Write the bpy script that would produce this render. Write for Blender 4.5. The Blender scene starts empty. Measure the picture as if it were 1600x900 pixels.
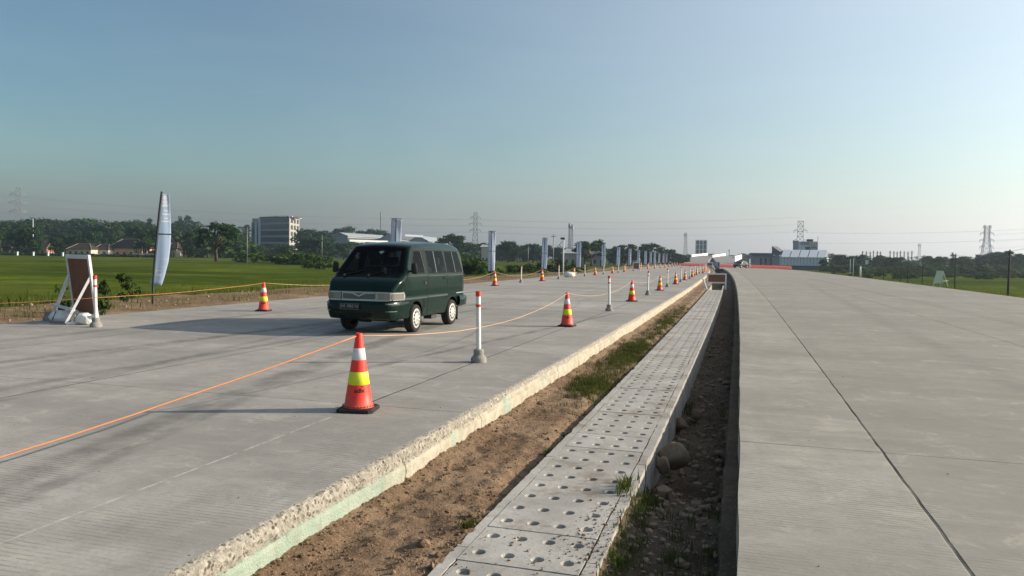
import bpy, bmesh, math, random
from mathutils import Vector, Matrix, noise as mnoise
R = math.radians
sin, cos, pi = math.sin, math.cos, math.pi
scene = bpy.context.scene
COL = scene.collection

# ------------------------------------------------------------------ camera
EYE = 1.6
F = 1200.0                      # focal length in photo pixels (1600 wide)
PSI = math.atan(360 / 1200)     # road direction is this far right of the optical axis
THETA = math.atan(48.3 / 1200)  # pitch down
RHO = 0.016                     # roll
fh = Vector((-sin(PSI), cos(PSI), 0)); rh = Vector((cos(PSI), sin(PSI), 0)); zh = Vector((0, 0, 1))
fw = fh * cos(THETA) - zh * sin(THETA)
up = fh * sin(THETA) + zh * cos(THETA)
rt = rh * cos(RHO) + up * sin(RHO)
up2 = up * cos(RHO) - rh * sin(RHO)
CAMP = Vector((0, 0, EYE))
cd = bpy.data.cameras.new('camera'); cam = bpy.data.objects.new('camera', cd); COL.objects.link(cam)
cam.matrix_world = Matrix(((rt.x, up2.x, -fw.x, 0), (rt.y, up2.y, -fw.y, 0), (rt.z, up2.z, -fw.z, EYE), (0, 0, 0, 1)))
cd.sensor_fit = 'HORIZONTAL'; cd.sensor_width = 36; cd.lens = 36 * F / 1600
cd.clip_start = 0.05; cd.clip_end = 20000
scene.camera = cam

# ------------------------------------------------------------------ light
SKY_GLARE, SKY_CIRRUS, SKY_TINT = 6.4, 0.6, (.60, .77, .86)
HORIZON_TINT = (.66, .54, .80)
SUN_AZ, SUN_EL = R(66.4), R(21)          # azimuth from +Y towards +X
w = bpy.data.worlds.new('World'); scene.world = w; w.use_nodes = True
wn = w.node_tree
bg = wn.nodes['Background']
sky = wn.nodes.new('ShaderNodeTexSky'); sky.sky_type = 'NISHITA'; sky.sun_disc = False
sky.sun_elevation = SUN_EL; sky.sun_rotation = SUN_AZ
sky.air_density = 1.3; sky.dust_density = 1.3; sky.ozone_density = 1.8; sky.altitude = 0
bg.inputs['Strength'].default_value = 0.085
# aerosol glare round the sun and thin high cirrus, added to the sky
def wnode(t, **k):
    n = wn.nodes.new(t)
    for a, v in k.items(): setattr(n, a, v)
    return n
wg = wnode('ShaderNodeTexCoord').outputs['Generated']
dt = wnode('ShaderNodeVectorMath', operation='DOT_PRODUCT'); wn.links.new(wg, dt.inputs[0])
dt.inputs[1].default_value = (math.sin(SUN_AZ) * math.cos(SUN_EL), math.cos(SUN_AZ) * math.cos(SUN_EL), math.sin(SUN_EL))
def wmath(op, a, b, clamp=False):
    n = wnode('ShaderNodeMath', operation=op, use_clamp=clamp)
    for i, v in enumerate((a, b)):
        if isinstance(v, (int, float)): n.inputs[i].default_value = v
        else: wn.links.new(v, n.inputs[i])
    return n.outputs[0]
glare = wmath('POWER', wmath('ADD', wmath('MULTIPLY', dt.outputs['Value'], .5), .5, True), 3.6)
mp = wnode('ShaderNodeMapping'); mp.inputs['Scale'].default_value = (1.2, 2.2, 7.0); mp.inputs['Rotation'].default_value = (0, 0, 1.0); wn.links.new(wg, mp.inputs[0])
ci = wnode('ShaderNodeTexNoise'); ci.inputs['Scale'].default_value = 1.6; ci.inputs['Detail'].default_value = 6; ci.inputs['Roughness'].default_value = .6; ci.inputs['Distortion'].default_value = .8
wn.links.new(mp.outputs[0], ci.inputs['Vector'])
cirrus = wmath('MULTIPLY', wmath('SUBTRACT', ci.outputs[0], .42, True), 1.1)
veil = wmath('ADD', wmath('MULTIPLY', glare, SKY_GLARE), wmath('MULTIPLY', cirrus, SKY_CIRRUS))
tint = wnode('ShaderNodeMix', data_type='RGBA', blend_type='MULTIPLY'); tint.inputs[0].default_value = 1; wn.links.new(sky.outputs[0], tint.inputs[6]); 
sx = wnode('ShaderNodeSeparateXYZ'); wn.links.new(wg, sx.inputs[0])
hz_ = wnode('ShaderNodeMapRange', interpolation_type='SMOOTHERSTEP'); wn.links.new(sx.outputs[2], hz_.inputs[0]); hz_.inputs[1].default_value = -.02; hz_.inputs[2].default_value = .14
hm = wnode('ShaderNodeMix', data_type='RGBA', blend_type='MIX'); wn.links.new(hz_.outputs[0], hm.inputs[0])
hm.inputs[6].default_value = (SKY_TINT[0] * HORIZON_TINT[0], SKY_TINT[1] * HORIZON_TINT[1], SKY_TINT[2] * HORIZON_TINT[2], 1); hm.inputs[7].default_value = (*SKY_TINT, 1)
wn.links.new(hm.outputs[2], tint.inputs[7])
ad = wnode('ShaderNodeMix', data_type='RGBA', blend_type='ADD'); ad.inputs[0].default_value = 1; wn.links.new(tint.outputs[2], ad.inputs[6])
vc_ = wnode('ShaderNodeVectorMath', operation='SCALE'); vc_.inputs[0].default_value = (1.02, .95, .88)
wn.links.new(wmath('MULTIPLY', veil, wmath('SUBTRACT', 1.75, wmath('MULTIPLY', hz_.outputs[0], .75))), vc_.inputs['Scale'])
wn.links.new(vc_.outputs[0], ad.inputs[7])
wn.links.new(ad.outputs[2], bg.inputs['Color'])
ld = bpy.data.lights.new('sun', 'SUN'); ld.energy = 4.95; ld.angle = R(0.6); ld.color = (1.0, 0.86, 0.68)
sun = bpy.data.objects.new('sun', ld); COL.objects.link(sun)
sd = Vector((sin(SUN_AZ) * cos(SUN_EL), cos(SUN_AZ) * cos(SUN_EL), sin(SUN_EL)))
sun.rotation_euler = sd.to_track_quat('Z', 'Y').to_euler()
sun.location = sd * 50
scene.view_settings.view_transform = 'Standard'; scene.view_settings.look = 'None'
scene.view_settings.exposure = 0.57; scene.view_settings.gamma = 1
scene.view_settings.use_curve_mapping = False
scene.cycles.use_denoising = True
scene.cycles.max_bounces = 8; scene.cycles.volume_bounces = 1
HAZE_DENSITY, HAZE_COL, HAZE_ANISO = 0.00026, (0.70, 0.82, 1.0), 0.65

# ------------------------------------------------------------------ pixel <-> place
BEND = 6600.0
def bend(y): return -(max(0, y) ** 2) / BEND if y < 200 else -(200 ** 2) / BEND - (y - 200) * 0.0606 * math.exp(-(y - 200) / 250)
def rd(x, y, z=0.0): return Vector((x + bend(y), y, z))      # road coordinates to world
def ray(px, py):
    return (fw + rt * ((px - 800) / F) - up2 * ((py - 450) / F)).normalized()
def G(px, py, z=0.0):
    d = ray(px, py); t = (z - EYE) / d.z
    return CAMP + d * t
def proj(p):
    v = p - CAMP; k = v.dot(fw)
    return 800 + F * v.dot(rt) / k, 450 - F * v.dot(up2) / k
def D(px, Z, z=0.0):                                          # the place at forward distance Z, height z, seen in column px
    x = (px - 800) / F * Z
    for _ in range(4):
        p = rh * x + fh * Z + zh * z
        x += (px - proj(p)[0]) / F * Z
    return rh * x + fh * Z + zh * z
def ZY(px, Z, py):                                            # height that reaches row py at distance Z
    a, b = -5.0, 90.0
    for _ in range(40):
        m = (a + b) / 2
        if proj(D(px, Z, m))[1] > py: a = m
        else: b = m
    return a

# ------------------------------------------------------------------ helpers
class MB:
    def __init__(s): s.v = []; s.f = []; s.m = []; s.mi = 0
    def add(s, vs, fs):
        o = len(s.v); s.v += [tuple(p) for p in vs]
        for f in fs: s.f.append(tuple(i + o for i in f)); s.m.append(s.mi)
    def box(s, x0, x1, y0, y1, z0, z1, M=None):
        vs = [Vector((x, y, z)) for x in (x0, x1) for y in (y0, y1) for z in (z0, z1)]
        if M: vs = [M @ p for p in vs]
        s.add(vs, [(0, 1, 3, 2), (4, 6, 7, 5), (0, 4, 5, 1), (2, 3, 7, 6), (0, 2, 6, 4), (1, 5, 7, 3)])
    def bar(s, a, b, wd, dp=None, upv=None):
        a, b = Vector(a), Vector(b); d = (b - a); L = d.length
        if L < 1e-6: return
        d /= L; dp = dp or wd
        u = Vector(upv) if upv else (Vector((0, 0, 1)) if abs(d.z) < .95 else Vector((0, 1, 0)))
        x = d.cross(u).normalized(); y = x.cross(d)
        c = [a + x * i * wd / 2 + y * j * dp / 2 for i, j in ((-1, -1), (1, -1), (1, 1), (-1, 1))]
        c += [p + d * L for p in c]
        s.add(c, [(3, 2, 1, 0), (4, 5, 6, 7), (0, 1, 5, 4), (1, 2, 6, 5), (2, 3, 7, 6), (3, 0, 4, 7)])
    def tube(s, pts, rad, n=6, cap=True):
        pts = [Vector(p) for p in pts]; rings = []
        for i, p in enumerate(pts):
            d = (pts[min(i + 1, len(pts) - 1)] - pts[max(i - 1, 0)]).normalized()
            u = Vector((0, 0, 1)) if abs(d.z) < .95 else Vector((0, 1, 0))
            x = d.cross(u).normalized(); y = x.cross(d)
            r = rad[i] if isinstance(rad, (list, tuple)) else rad
            rings.append([p + (x * cos(2 * pi * k / n) + y * sin(2 * pi * k / n)) * r for k in range(n)])
        vs = [q for r_ in rings for q in r_]; fs = []
        for i in range(len(pts) - 1):
            for k in range(n):
                fs.append((i * n + k, i * n + (k + 1) % n, (i + 1) * n + (k + 1) % n, (i + 1) * n + k))
        if cap: fs += [tuple(range(n - 1, -1, -1)), tuple((len(pts) - 1) * n + k for k in range(n))]
        s.add(vs, fs)
    def lathe(s, prof, n=24, M=None, cap=True):
        vs = []
        for r, z in prof:
            for k in range(n):
                p = Vector((r * cos(2 * pi * k / n), r * sin(2 * pi * k / n), z)); vs.append(M @ p if M else p)
        fs = []
        for i in range(len(prof) - 1):
            for k in range(n):
                fs.append((i * n + k, i * n + (k + 1) % n, (i + 1) * n + (k + 1) % n, (i + 1) * n + k))
        if cap: fs += [tuple(range(n - 1, -1, -1)), tuple((len(prof) - 1) * n + k for k in range(n))]
        s.add(vs, fs)
    def grid(s, nu, nv, fn):
        vs = [fn(i / nu, j / nv) for i in range(nu + 1) for j in range(nv + 1)]
        s.add(vs, [(i * (nv + 1) + j, (i + 1) * (nv + 1) + j, (i + 1) * (nv + 1) + j + 1, i * (nv + 1) + j + 1) for i in range(nu) for j in range(nv)])
    def mesh(s, name, mats, smooth=False):
        me = bpy.data.meshes.new(name); me.from_pydata(s.v, [], s.f)
        for m in (mats if isinstance(mats, (list, tuple)) else [mats]): me.materials.append(m)
        if any(s.m): me.polygons.foreach_set('material_index', s.m)
        if smooth: me.polygons.foreach_set('use_smooth', [True] * len(me.polygons))
        me.update(); return me
    def build(s, name, mats, parent=None, smooth=False, loc=None):
        o = bpy.data.objects.new(name, s.mesh(name, mats, smooth)); COL.objects.link(o)
        if parent: o.parent = parent
        if loc is not None: o.location = loc
        return o
def tag(o, label=None, cat=None, group=None, kind=None):
    if label: o['label'] = label
    if cat: o['category'] = cat
    if group: o['group'] = group
    if kind: o['kind'] = kind
    return o
def empty(name, loc, rz=0, **k):
    o = bpy.data.objects.new(name, None); COL.objects.link(o); o.location = loc; o.rotation_euler.z = rz
    o.empty_display_size = .1
    return tag(o, **k)
def copy_tree(o, parent=None):
    c = o.copy(); COL.objects.link(c)
    if parent: c.parent = parent
    for ch in o.children: copy_tree(ch, c)
    return c
def recalc(me):
    bm = bmesh.new(); bm.from_mesh(me); bmesh.ops.recalc_face_normals(bm, faces=bm.faces); bm.to_mesh(me); bm.free()
def smooth_by_angle(o, ang=35):
    me = o.data; me.polygons.foreach_set('use_smooth', [True] * len(me.polygons))
    bm = bmesh.new(); bm.from_mesh(me)
    for e in bm.edges:
        e.smooth = not (len(e.link_faces) == 2 and e.calc_face_angle(0) > R(ang))
    bm.to_mesh(me); bm.free()
def text_mesh(body, size, depth=0.0):
    cu = bpy.data.curves.new('t', 'FONT'); cu.body = body; cu.size = size; cu.align_x = 'CENTER'; cu.align_y = 'CENTER'; cu.extrude = depth
    cu.resolution_u = 3; cu.offset = size * .018
    o = bpy.data.objects.new('t', cu); COL.objects.link(o)
    dg = bpy.context.evaluated_depsgraph_get(); me = bpy.data.meshes.new_from_object(o.evaluated_get(dg))
    vs = [v.co.copy() for v in me.vertices]; fs = [tuple(p.vertices) for p in me.polygons]
    bpy.data.objects.remove(o); bpy.data.curves.remove(cu); bpy.data.meshes.remove(me)
    return vs, fs
def fbm(x, y, z=0.0, o=4): return mnoise.fractal(Vector((x, y, z)), 1.0, 2.0, o)
ORD = ('first second third fourth fifth sixth seventh eighth ninth tenth eleventh twelfth thirteenth fourteenth fifteenth sixteenth '
       'seventeenth eighteenth nineteenth twentieth').split()
ORD += ['twenty-' + o for o in ORD[:9]] + ['thirtieth'] + ['thirty-' + o for o in ORD[:9]] + ['fortieth']

# ------------------------------------------------------------------ materials
class NT:
    def __init__(s, name):
        s.m = bpy.data.materials.new(name); s.m.use_nodes = True; s.t = s.m.node_tree
        s.b = s.t.nodes['Principled BSDF']; s.out = s.t.nodes['Material Output']
    def n(s, typ, **k):
        nd = s.t.nodes.new(typ)
        for a, v in k.items(): setattr(nd, a, v)
        return nd
    def link(s, a, b): s.t.links.new(a, b)
    def inp(s, sock, v):
        if hasattr(v, 'links') or isinstance(v, bpy.types.NodeSocket): s.link(v, sock)
        else: sock.default_value = v
    def math(s, op, a, b=0.0, c=0.0, clamp=False):
        nd = s.n('ShaderNodeMath', operation=op, use_clamp=clamp)
        s.inp(nd.inputs[0], a); s.inp(nd.inputs[1], b); s.inp(nd.inputs[2], c); return nd.outputs[0]
    def mix(s, fac, a, b, mode='MIX'):
        nd = s.n('ShaderNodeMix', data_type='RGBA', blend_type=mode)
        s.inp(nd.inputs[0], fac)
        for sk, v in ((nd.inputs[6], a), (nd.inputs[7], b)):
            if isinstance(v, (tuple, list)): sk.default_value = (*v[:3], 1)
            else: s.link(v, sk)
        return nd.outputs[2]
    def pos(s): return s.n('ShaderNodeNewGeometry').outputs['Position']
    def obj(s): return s.n('ShaderNodeTexCoord').outputs['Object']
    def sep(s, v):
        nd = s.n('ShaderNodeSeparateXYZ'); s.link(v, nd.inputs[0]); return nd.outputs
    def com(s, x, y, z):
        nd = s.n('ShaderNodeCombineXYZ'); s.inp(nd.inputs[0], x); s.inp(nd.inputs[1], y); s.inp(nd.inputs[2], z); return nd.outputs[0]
    def noise(s, vec, scale, detail=4, rough=.55, dist=0.0):
        nd = s.n('ShaderNodeTexNoise'); s.link(vec, nd.inputs['Vector'])
        nd.inputs['Scale'].default_value = scale; nd.inputs['Detail'].default_value = detail
        nd.inputs['Roughness'].default_value = rough; nd.inputs['Distortion'].default_value = dist
        return nd.outputs[0]
    def vor(s, vec, scale, feature='F1', out=0):
        nd = s.n('ShaderNodeTexVoronoi', feature=feature); s.link(vec, nd.inputs['Vector']); nd.inputs['Scale'].default_value = scale
        return nd.outputs[out]
    def ramp(s, fac, *st):
        nd = s.n('ShaderNodeValToRGB'); s.link(fac, nd.inputs[0]); e = nd.color_ramp.elements
        while len(e) < len(st): e.new(.5)
        for k, (p, c) in zip(e, st):
            k.position = p; k.color = (*c, 1) if isinstance(c, (tuple, list)) else (c, c, c, 1)
        return nd.outputs[0]
    def step(s, v, a, b):                                     # smooth 0..1 from a to b
        nd = s.n('ShaderNodeMapRange', interpolation_type='SMOOTHSTEP'); s.inp(nd.inputs[0], v)
        nd.inputs[1].default_value = a; nd.inputs[2].default_value = b; return nd.outputs[0]
    def bump(s, h, strength=.5, dist=.02, prev=None):
        nd = s.n('ShaderNodeBump'); s.link(h, nd.inputs['Height']); nd.inputs['Strength'].default_value = strength
        nd.inputs['Distance'].default_value = dist
        if prev: s.link(prev, nd.inputs['Normal'])
        return nd.outputs[0]
    def done(s, col, rough=.8, spec=.3, metal=0.0, normal=None):
        b = s.b
        if isinstance(col, (tuple, list)): b.inputs['Base Color'].default_value = (*col[:3], 1)
        else: s.link(col, b.inputs['Base Color'])
        s.inp(b.inputs['Roughness'], rough); b.inputs['Specular IOR Level'].default_value = spec; b.inputs['Metallic'].default_value = metal
        if normal: s.link(normal, b.inputs['Normal'])
        return s.m
def plain(name, col, rough=.6, spec=.4, metal=0.0, var=.15, scale=6.0, bump=0.0):
    t = NT(name); o = t.obj(); f = t.noise(o, scale, 5)
    c = t.mix(f, tuple(x * (1 - var) for x in col), tuple(min(1, x * (1 + var)) for x in col))
    return t.done(c, rough, spec, metal, t.bump(t.noise(o, scale * 4, 3), bump, .01) if bump else None)
def foliage(name, dark, light, trans=.25):
    t = NT(name); o = t.obj()
    ri = t.n('ShaderNodeObjectInfo').outputs['Random']
    f = t.noise(o, .9, 3); f2 = t.noise(o, 6.0, 2)
    c = t.mix(t.step(f, .35, .65), dark, light)
    c = t.mix(t.math('MULTIPLY', f2, .5), c, tuple(x * 1.5 for x in light))
    hs = t.n('ShaderNodeHueSaturation'); t.link(c, hs.inputs['Color'])
    t.link(t.math('ADD', t.math('MULTIPLY', ri, .03), .485), hs.inputs['Hue'])
    t.link(t.math('ADD', t.math('MULTIPLY', ri, .5), .75), hs.inputs['Value'])
    t.done(hs.outputs[0], .85, .04)
    tr = t.n('ShaderNodeBsdfTranslucent'); t.link(hs.outputs[0], tr.inputs[0])
    mx = t.n('ShaderNodeMixShader'); mx.inputs[0].default_value = trans
    t.link(t.b.outputs[0], mx.inputs[1]); t.link(tr.outputs[0], mx.inputs[2]); t.link(mx.outputs[0], t.out.inputs['Surface'])
    return t.m

def concrete_road(name, tone, xjoints, yoff, marks=(), ystep=5.0, lane=None, pale=False):
    t = NT(name); p = t.pos(); x, y, z = t.sep(p)
    xr = t.math('ADD', x, t.math('DIVIDE', t.math('MULTIPLY', y, y), BEND))
    q = t.com(xr, y, z)
    st = t.com(t.math('MULTIPLY', xr, .25), y, z)              # stretched across the road: broom drag and wet-curing streaks
    big = t.noise(q, .22, 5, .6); mid = t.noise(st, 1.1, 6, .65, .6); fine = t.noise(q, 34, 4, .7); lng = t.noise(t.com(xr, t.math('MULTIPLY', y, .06), z), 1.6, 4, .6)
    c = t.mix(t.step(big, .3, .7), tuple(k * .80 for k in tone), tuple(k * 1.12 for k in tone))
    c = t.mix(t.math('MULTIPLY', t.step(mid, .47, .70), .58), c, tuple(k * .58 for k in tone))
    c = t.mix(t.math('MULTIPLY', t.step(lng, .46, .70), .42), c, tuple(k * .62 for k in tone))
    c = t.mix(t.math('MULTIPLY', t.step(t.noise(q, .7, 5, .7), .55, .75), .35), c, (tone[0] * 1.25, tone[1] * 1.2, tone[2] * 1.12))
    c = t.mix(t.math('MULTIPLY', t.step(fine, .35, .7), .35), c, tuple(k * .72 for k in tone))
    band = t.noise(t.com(t.math('MULTIPLY', xr, .07), t.math('MULTIPLY', y, .33), 0.0), 1.0, 6, .68, .4)
    c = t.mix(t.math('MULTIPLY', t.step(band, .44, .62), .62), c, tuple(k * .60 for k in tone))
    if lane is not None: c = t.mix(t.math('MULTIPLY', t.step(t.math('SUBTRACT', xr, lane[0]), 0.0, .02 * lane[1]), .55), c, tuple(k * .62 for k in tone))
    # tone of each slab
    cell = t.com(t.math('FLOOR', t.math('DIVIDE', t.math('SUBTRACT', xr, xjoints[0]), 3.75)), t.math('FLOOR', t.math('DIVIDE', t.math('SUBTRACT', y, yoff), ystep)), 0.0)
    wn_ = t.n('ShaderNodeTexWhiteNoise'); t.link(cell, wn_.inputs[0])
    c = t.mix(t.math('MULTIPLY', wn_.outputs['Value'], .24), c, tuple(k * .6 for k in tone))
    n9 = t.noise(t.com(t.math('MULTIPLY', xr, .6), y, z), 7.5, 6, .78, .3); n3_ = t.noise(st, 3.2, 6, .72, .8)
    c = t.mix(t.math('MULTIPLY', t.step(n9, .46, .68), .40), c, tuple(k * .62 for k in tone))
    c = t.mix(t.math('MULTIPLY', t.step(n3_, .52, .68), .34), c, tuple(k * .60 for k in tone))
    c = t.mix(t.math('MULTIPLY', t.step(n3_, .46, .34), .14), c, tuple(k * 1.22 for k in tone))
    bl = t.noise(q, 1.9, 8, .80, .6); bl2 = t.noise(q, .55, 6, .7, .8)
    c = t.mix(t.math('MULTIPLY', t.step(bl, .50, .66), .42), c, tuple(k * .55 for k in tone))
    c = t.mix(t.math('MULTIPLY', t.step(bl, .47, .36), .34), c, (tone[0] * 1.28, tone[1] * 1.23, tone[2] * 1.15))
    c = t.mix(t.math('MULTIPLY', t.step(bl2, .50, .62), .30), c, tuple(k * .58 for k in tone))
    pore = t.step(t.vor(q, 55), .20, .10)
    c = t.mix(t.math('MULTIPLY', pore, t.math('MULTIPLY', t.step(n9, .48, .6), .55)), c, tuple(k * .40 for k in tone))
    # sparse dark spots
    sp = t.step(t.vor(t.com(xr, t.math('MULTIPLY', y, .8), z), 1.7), .05, .018)
    c = t.mix(t.math('MULTIPLY', sp, t.math('MULTIPLY', t.step(t.noise(q, .9, 2), .5, .6), .7)), c, (.05, .047, .04))
    # tined grooves across the road, worn away in patches
    yw = t.math('ADD', y, t.math('MULTIPLY', t.noise(q, .8, 2), .05))
    gr = t.math('SINE', t.math('MULTIPLY', yw, 2 * pi / .046))
    worn = t.step(t.noise(q, .5, 4, .6, .4), .38, .60)
    gmask = t.math('MULTIPLY', t.step(gr, .2, .9), t.math('MULTIPLY', worn, t.step(t.noise(t.com(t.math('MULTIPLY', xr, .35), y, z), 26, 3, .7), .34, .60)))
    c = t.mix(t.math('MULTIPLY', gmask, .55), c, tuple(k * .42 for k in tone))
    # tyre marks: X = a + bY + cY^2, half width, strength
    for a, b, cc, wd, sg, y0, y1 in marks:
        xc = t.math('ADD', t.math('ADD', a, t.math('MULTIPLY', y, b)), t.math('MULTIPLY', t.math('MULTIPLY', y, y), cc))
        dx = t.math('ABSOLUTE', t.math('SUBTRACT', x, xc))
        mk = t.step(dx, wd, wd * .25)
        mk = t.math('MULTIPLY', mk, t.math('MULTIPLY', t.step(y, y0, y0 + 1.5), t.step(y, y1, y1 - 3)))
        mk = t.math('MULTIPLY', mk, t.math('MULTIPLY', t.step(t.noise(q, 1.6, 5, .7), .3, .62), sg))
        c = t.mix(mk, c, (.055, .055, .056))
    # joints
    wob = t.math('MULTIPLY', t.math('SUBTRACT', t.noise(q, 1.8, 4), .5), .03)
    jt = None; first = None
    for xj in xjoints:
        d = t.math('ABSOLUTE', t.math('ADD', t.math('SUBTRACT', xr, xj), wob)); j = t.step(d, .016, .006)
        if pale and first is None: first = j; j = t.math('MULTIPLY', j, t.step(y, 6.6, 7.8))
        jt = j if jt is None else t.math('MAXIMUM', jt, j)
    d = t.math('PINGPONG', t.math('ADD', t.math('SUBTRACT', y, yoff), t.math('MULTIPLY', wob, .5)), ystep / 2)
    jt = t.math('MAXIMUM', jt, t.math('MULTIPLY', t.step(d, .011, .004), .85))
    jt = t.math('MULTIPLY', jt, t.math('ADD', t.math('MULTIPLY', t.noise(q, 2.2, 4), 1.5), .05, clamp=True))
    if pale: c = t.mix(t.math('MULTIPLY', t.math('MULTIPLY', first, t.step(y, 7.8, 6.4)), t.step(t.noise(q, 6, 4), .40, .62)), c, (.47, .45, .41))
    c = t.mix(jt, c, (.028, .027, .025))
    h = t.math('SUBTRACT', t.math('ADD', t.math('MULTIPLY', gmask, -.9), t.math('MULTIPLY', fine, .8)), t.math('MULTIPLY', jt, 3.0))
    nm = t.bump(h, .5, .004)
    return t.done(c, t.math('ADD', .72, t.math('MULTIPLY', mid, .25)), .16, 0, nm)

CONC = (.378, .364, .334)
ORANGE_ROPE = plain('orange twine', (.52, .21, .10), .7, .2, 0, .2, 20)
M = {}
def scuffed(name, col, k=.5):
    t = NT(name); o = t.obj(); x, y, z = t.sep(o); ri = t.n('ShaderNodeObjectInfo').outputs['Random']
    p = t.com(t.math('ADD', x, t.math('MULTIPLY', ri, 9.0)), y, z)
    c = t.mix(t.noise(p, 5, 4), tuple(v * .85 for v in col), col)
    d = t.math('MULTIPLY', t.step(t.noise(p, 16, 5, .75), .52, .72), k); d = t.math('MAXIMUM', d, t.math('MULTIPLY', t.step(z, .16, .05), t.math('MULTIPLY', t.noise(p, 9, 4), .7)))
    c = t.mix(d, c, (.22, .15, .11)); hs = t.n('ShaderNodeHueSaturation'); t.link(c, hs.inputs['Color']); t.link(t.math('ADD', .95, t.math('MULTIPLY', ri, .1)), hs.inputs['Saturation']); hs.inputs['Hue'].default_value = .5
    return t.done(hs.outputs[0], .5, .4)
M['cone_red'] = scuffed('cone red plastic', (.84, .045, .028), .18)
M['cone_white'] = scuffed('white reflective sleeve', (.74, .73, .74), .45)
M['cone_lime'] = scuffed('lime reflective sleeve', (.70, .78, .03), .3)
M['black_rubber'] = plain('black rubber', (.018, .017, .016), .7, .3, 0, .4, 12, .3)
M['ink'] = plain('black ink', (.03, .012, .010), .6, .3, 0, .2)
M['white_pvc'] = scuffed('white painted pipe', (.74, .73, .70), .4)
M['red_tape'] = plain('red tape', (.62, .05, .04), .45, .4, 0, .1)
M['grey_concrete'] = plain('cast concrete', (.25, .24, .22), .9, .2, 0, .35, 12, .5)
M['plywood'] = plain('brown plywood', (.20, .085, .05), .75, .2, 0, .25, 5)
M['white_wood'] = plain('white painted timber', (.66, .67, .67), .6, .3, 0, .15, 8)
M['sack'] = plain('white woven sack', (.70, .70, .68), .8, .2, 0, .12, 14, .6)
M['green_board'] = plain('pale green board', (.20, .28, .20), .6, .3, 0, .12, 6)
M['pole_black'] = plain('black flag pole', (.02, .022, .025), .45, .4)
M['bamboo'] = plain('bamboo stake', (.30, .25, .10), .7, .3, 0, .3, 10)
def cloth(name, col):
    t = NT(name); o = t.obj(); c = t.mix(t.noise(o, 3, 4), tuple(k * .93 for k in col), col); t.done(c, .85, .1)
    tr = t.n('ShaderNodeBsdfTranslucent'); t.link(c, tr.inputs[0]); mx = t.n('ShaderNodeMixShader'); mx.inputs[0].default_value = .5
    t.link(t.b.outputs[0], mx.inputs[1]); t.link(tr.outputs[0], mx.inputs[2]); t.link(mx.outputs[0], t.out.inputs['Surface']); return t.m
M['barrier'] = cloth('orange plastic barrier', (.86, .40, .32)); M['flag_blue'] = cloth('pale blue banner cloth', (.50, .62, .78)); M['flag_lit'] = cloth('banner cloth in lit tone', (.64, .72, .84)); M['flag_white'] = cloth('white banner print', (.82, .84, .88))  # rectangular banners: same cloth, colour lightened to stand for stronger light
M['steel'] = plain('galvanised lattice steel', (.20, .21, .22), .55, .5, .3, .15, 2)
M['wood_dark'] = plain('dark timber pole', (.045, .04, .035), .85, .2, 0, .3, 4)
M['white_paint'] = plain('white painted metal', (.74, .75, .75), .5, .4, 0, .08, 2)
M['wire'] = plain('overhead wire', (.06, .06, .065), .6, .3)
M['wall_grey'] = plain('grey factory wall', (.26, .28, .31), .8, .2, 0, .12, .4)
M['wall_pale'] = plain('pale cladding', (.50, .55, .60), .7, .3, 0, .08, .3)
M['roof_white'] = plain('white sheet roof', (.72, .74, .76), .5, .4, 0, .06, .3)
M['roof_dark'] = plain('dark sheet roof', (.11, .115, .125), .7, .3, 0, .15, .5)
M['roof_steel'] = plain('grey steel roof', (.33, .36, .38), .5, .4, .1, .12, .3)
M['glass_dark'] = plain('dark window glass', (.02, .025, .03), .12, .6, 0, .2, 1)
M['wall_cream'] = plain('cream plaster', (.52, .47, .39), .85, .2, 0, .15, .5)
M['office_end'] = plain('grey beige render', (.36, .34, .31), .85, .2, 0, .12, .5)
M['wall_orange'] = plain('orange brick plaster', (.58, .32, .20), .85, .2, 0, .2, .6)
M['wall_pink'] = plain('faded pink plaster', (.50, .24, .18), .85, .2, 0, .2, .6)
M['tile_roof'] = plain('brown clay tiles', (.045, .032, .028), .9, .15, 0, .3, .9)
M['ridge'] = plain('pale ridge tiles', (.30, .24, .21), .9, .2, 0, .2, 2)
M['frame_dark'] = plain('dark frame', (.05, .05, .05), .6, .3)
M['tower_green'] = plain('green tinted panels', (.05, .10, .08), .3, .5, 0, .2, 1)
M['bark'] = plain('bark', (.075, .06, .045), .95, .1, 0, .3, 3, .5)
M['leaf_dark'] = foliage('dark foliage', (.014, .028, .012), (.030, .058, .018))
M['leaf_mid'] = foliage('mid green foliage', (.022, .045, .014), (.050, .088, .024))
M['leaf_banana'] = foliage('banana leaf', (.035, .07, .02), (.07, .12, .03), .35)
M['leaf_bush'] = foliage('bush leaf', (.022, .042, .012), (.055, .085, .022))
M['blue_cabin'] = plain('blue painted panels', (.12, .27, .50), .5, .4, 0, .1, 2)
M['rock'] = plain('river boulder', (.20, .145, .10), .9, .2, 0, .4, 4, .9)
M['car_dark'] = plain('black car paint', (.008, .009, .010), .35, .25)

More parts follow.
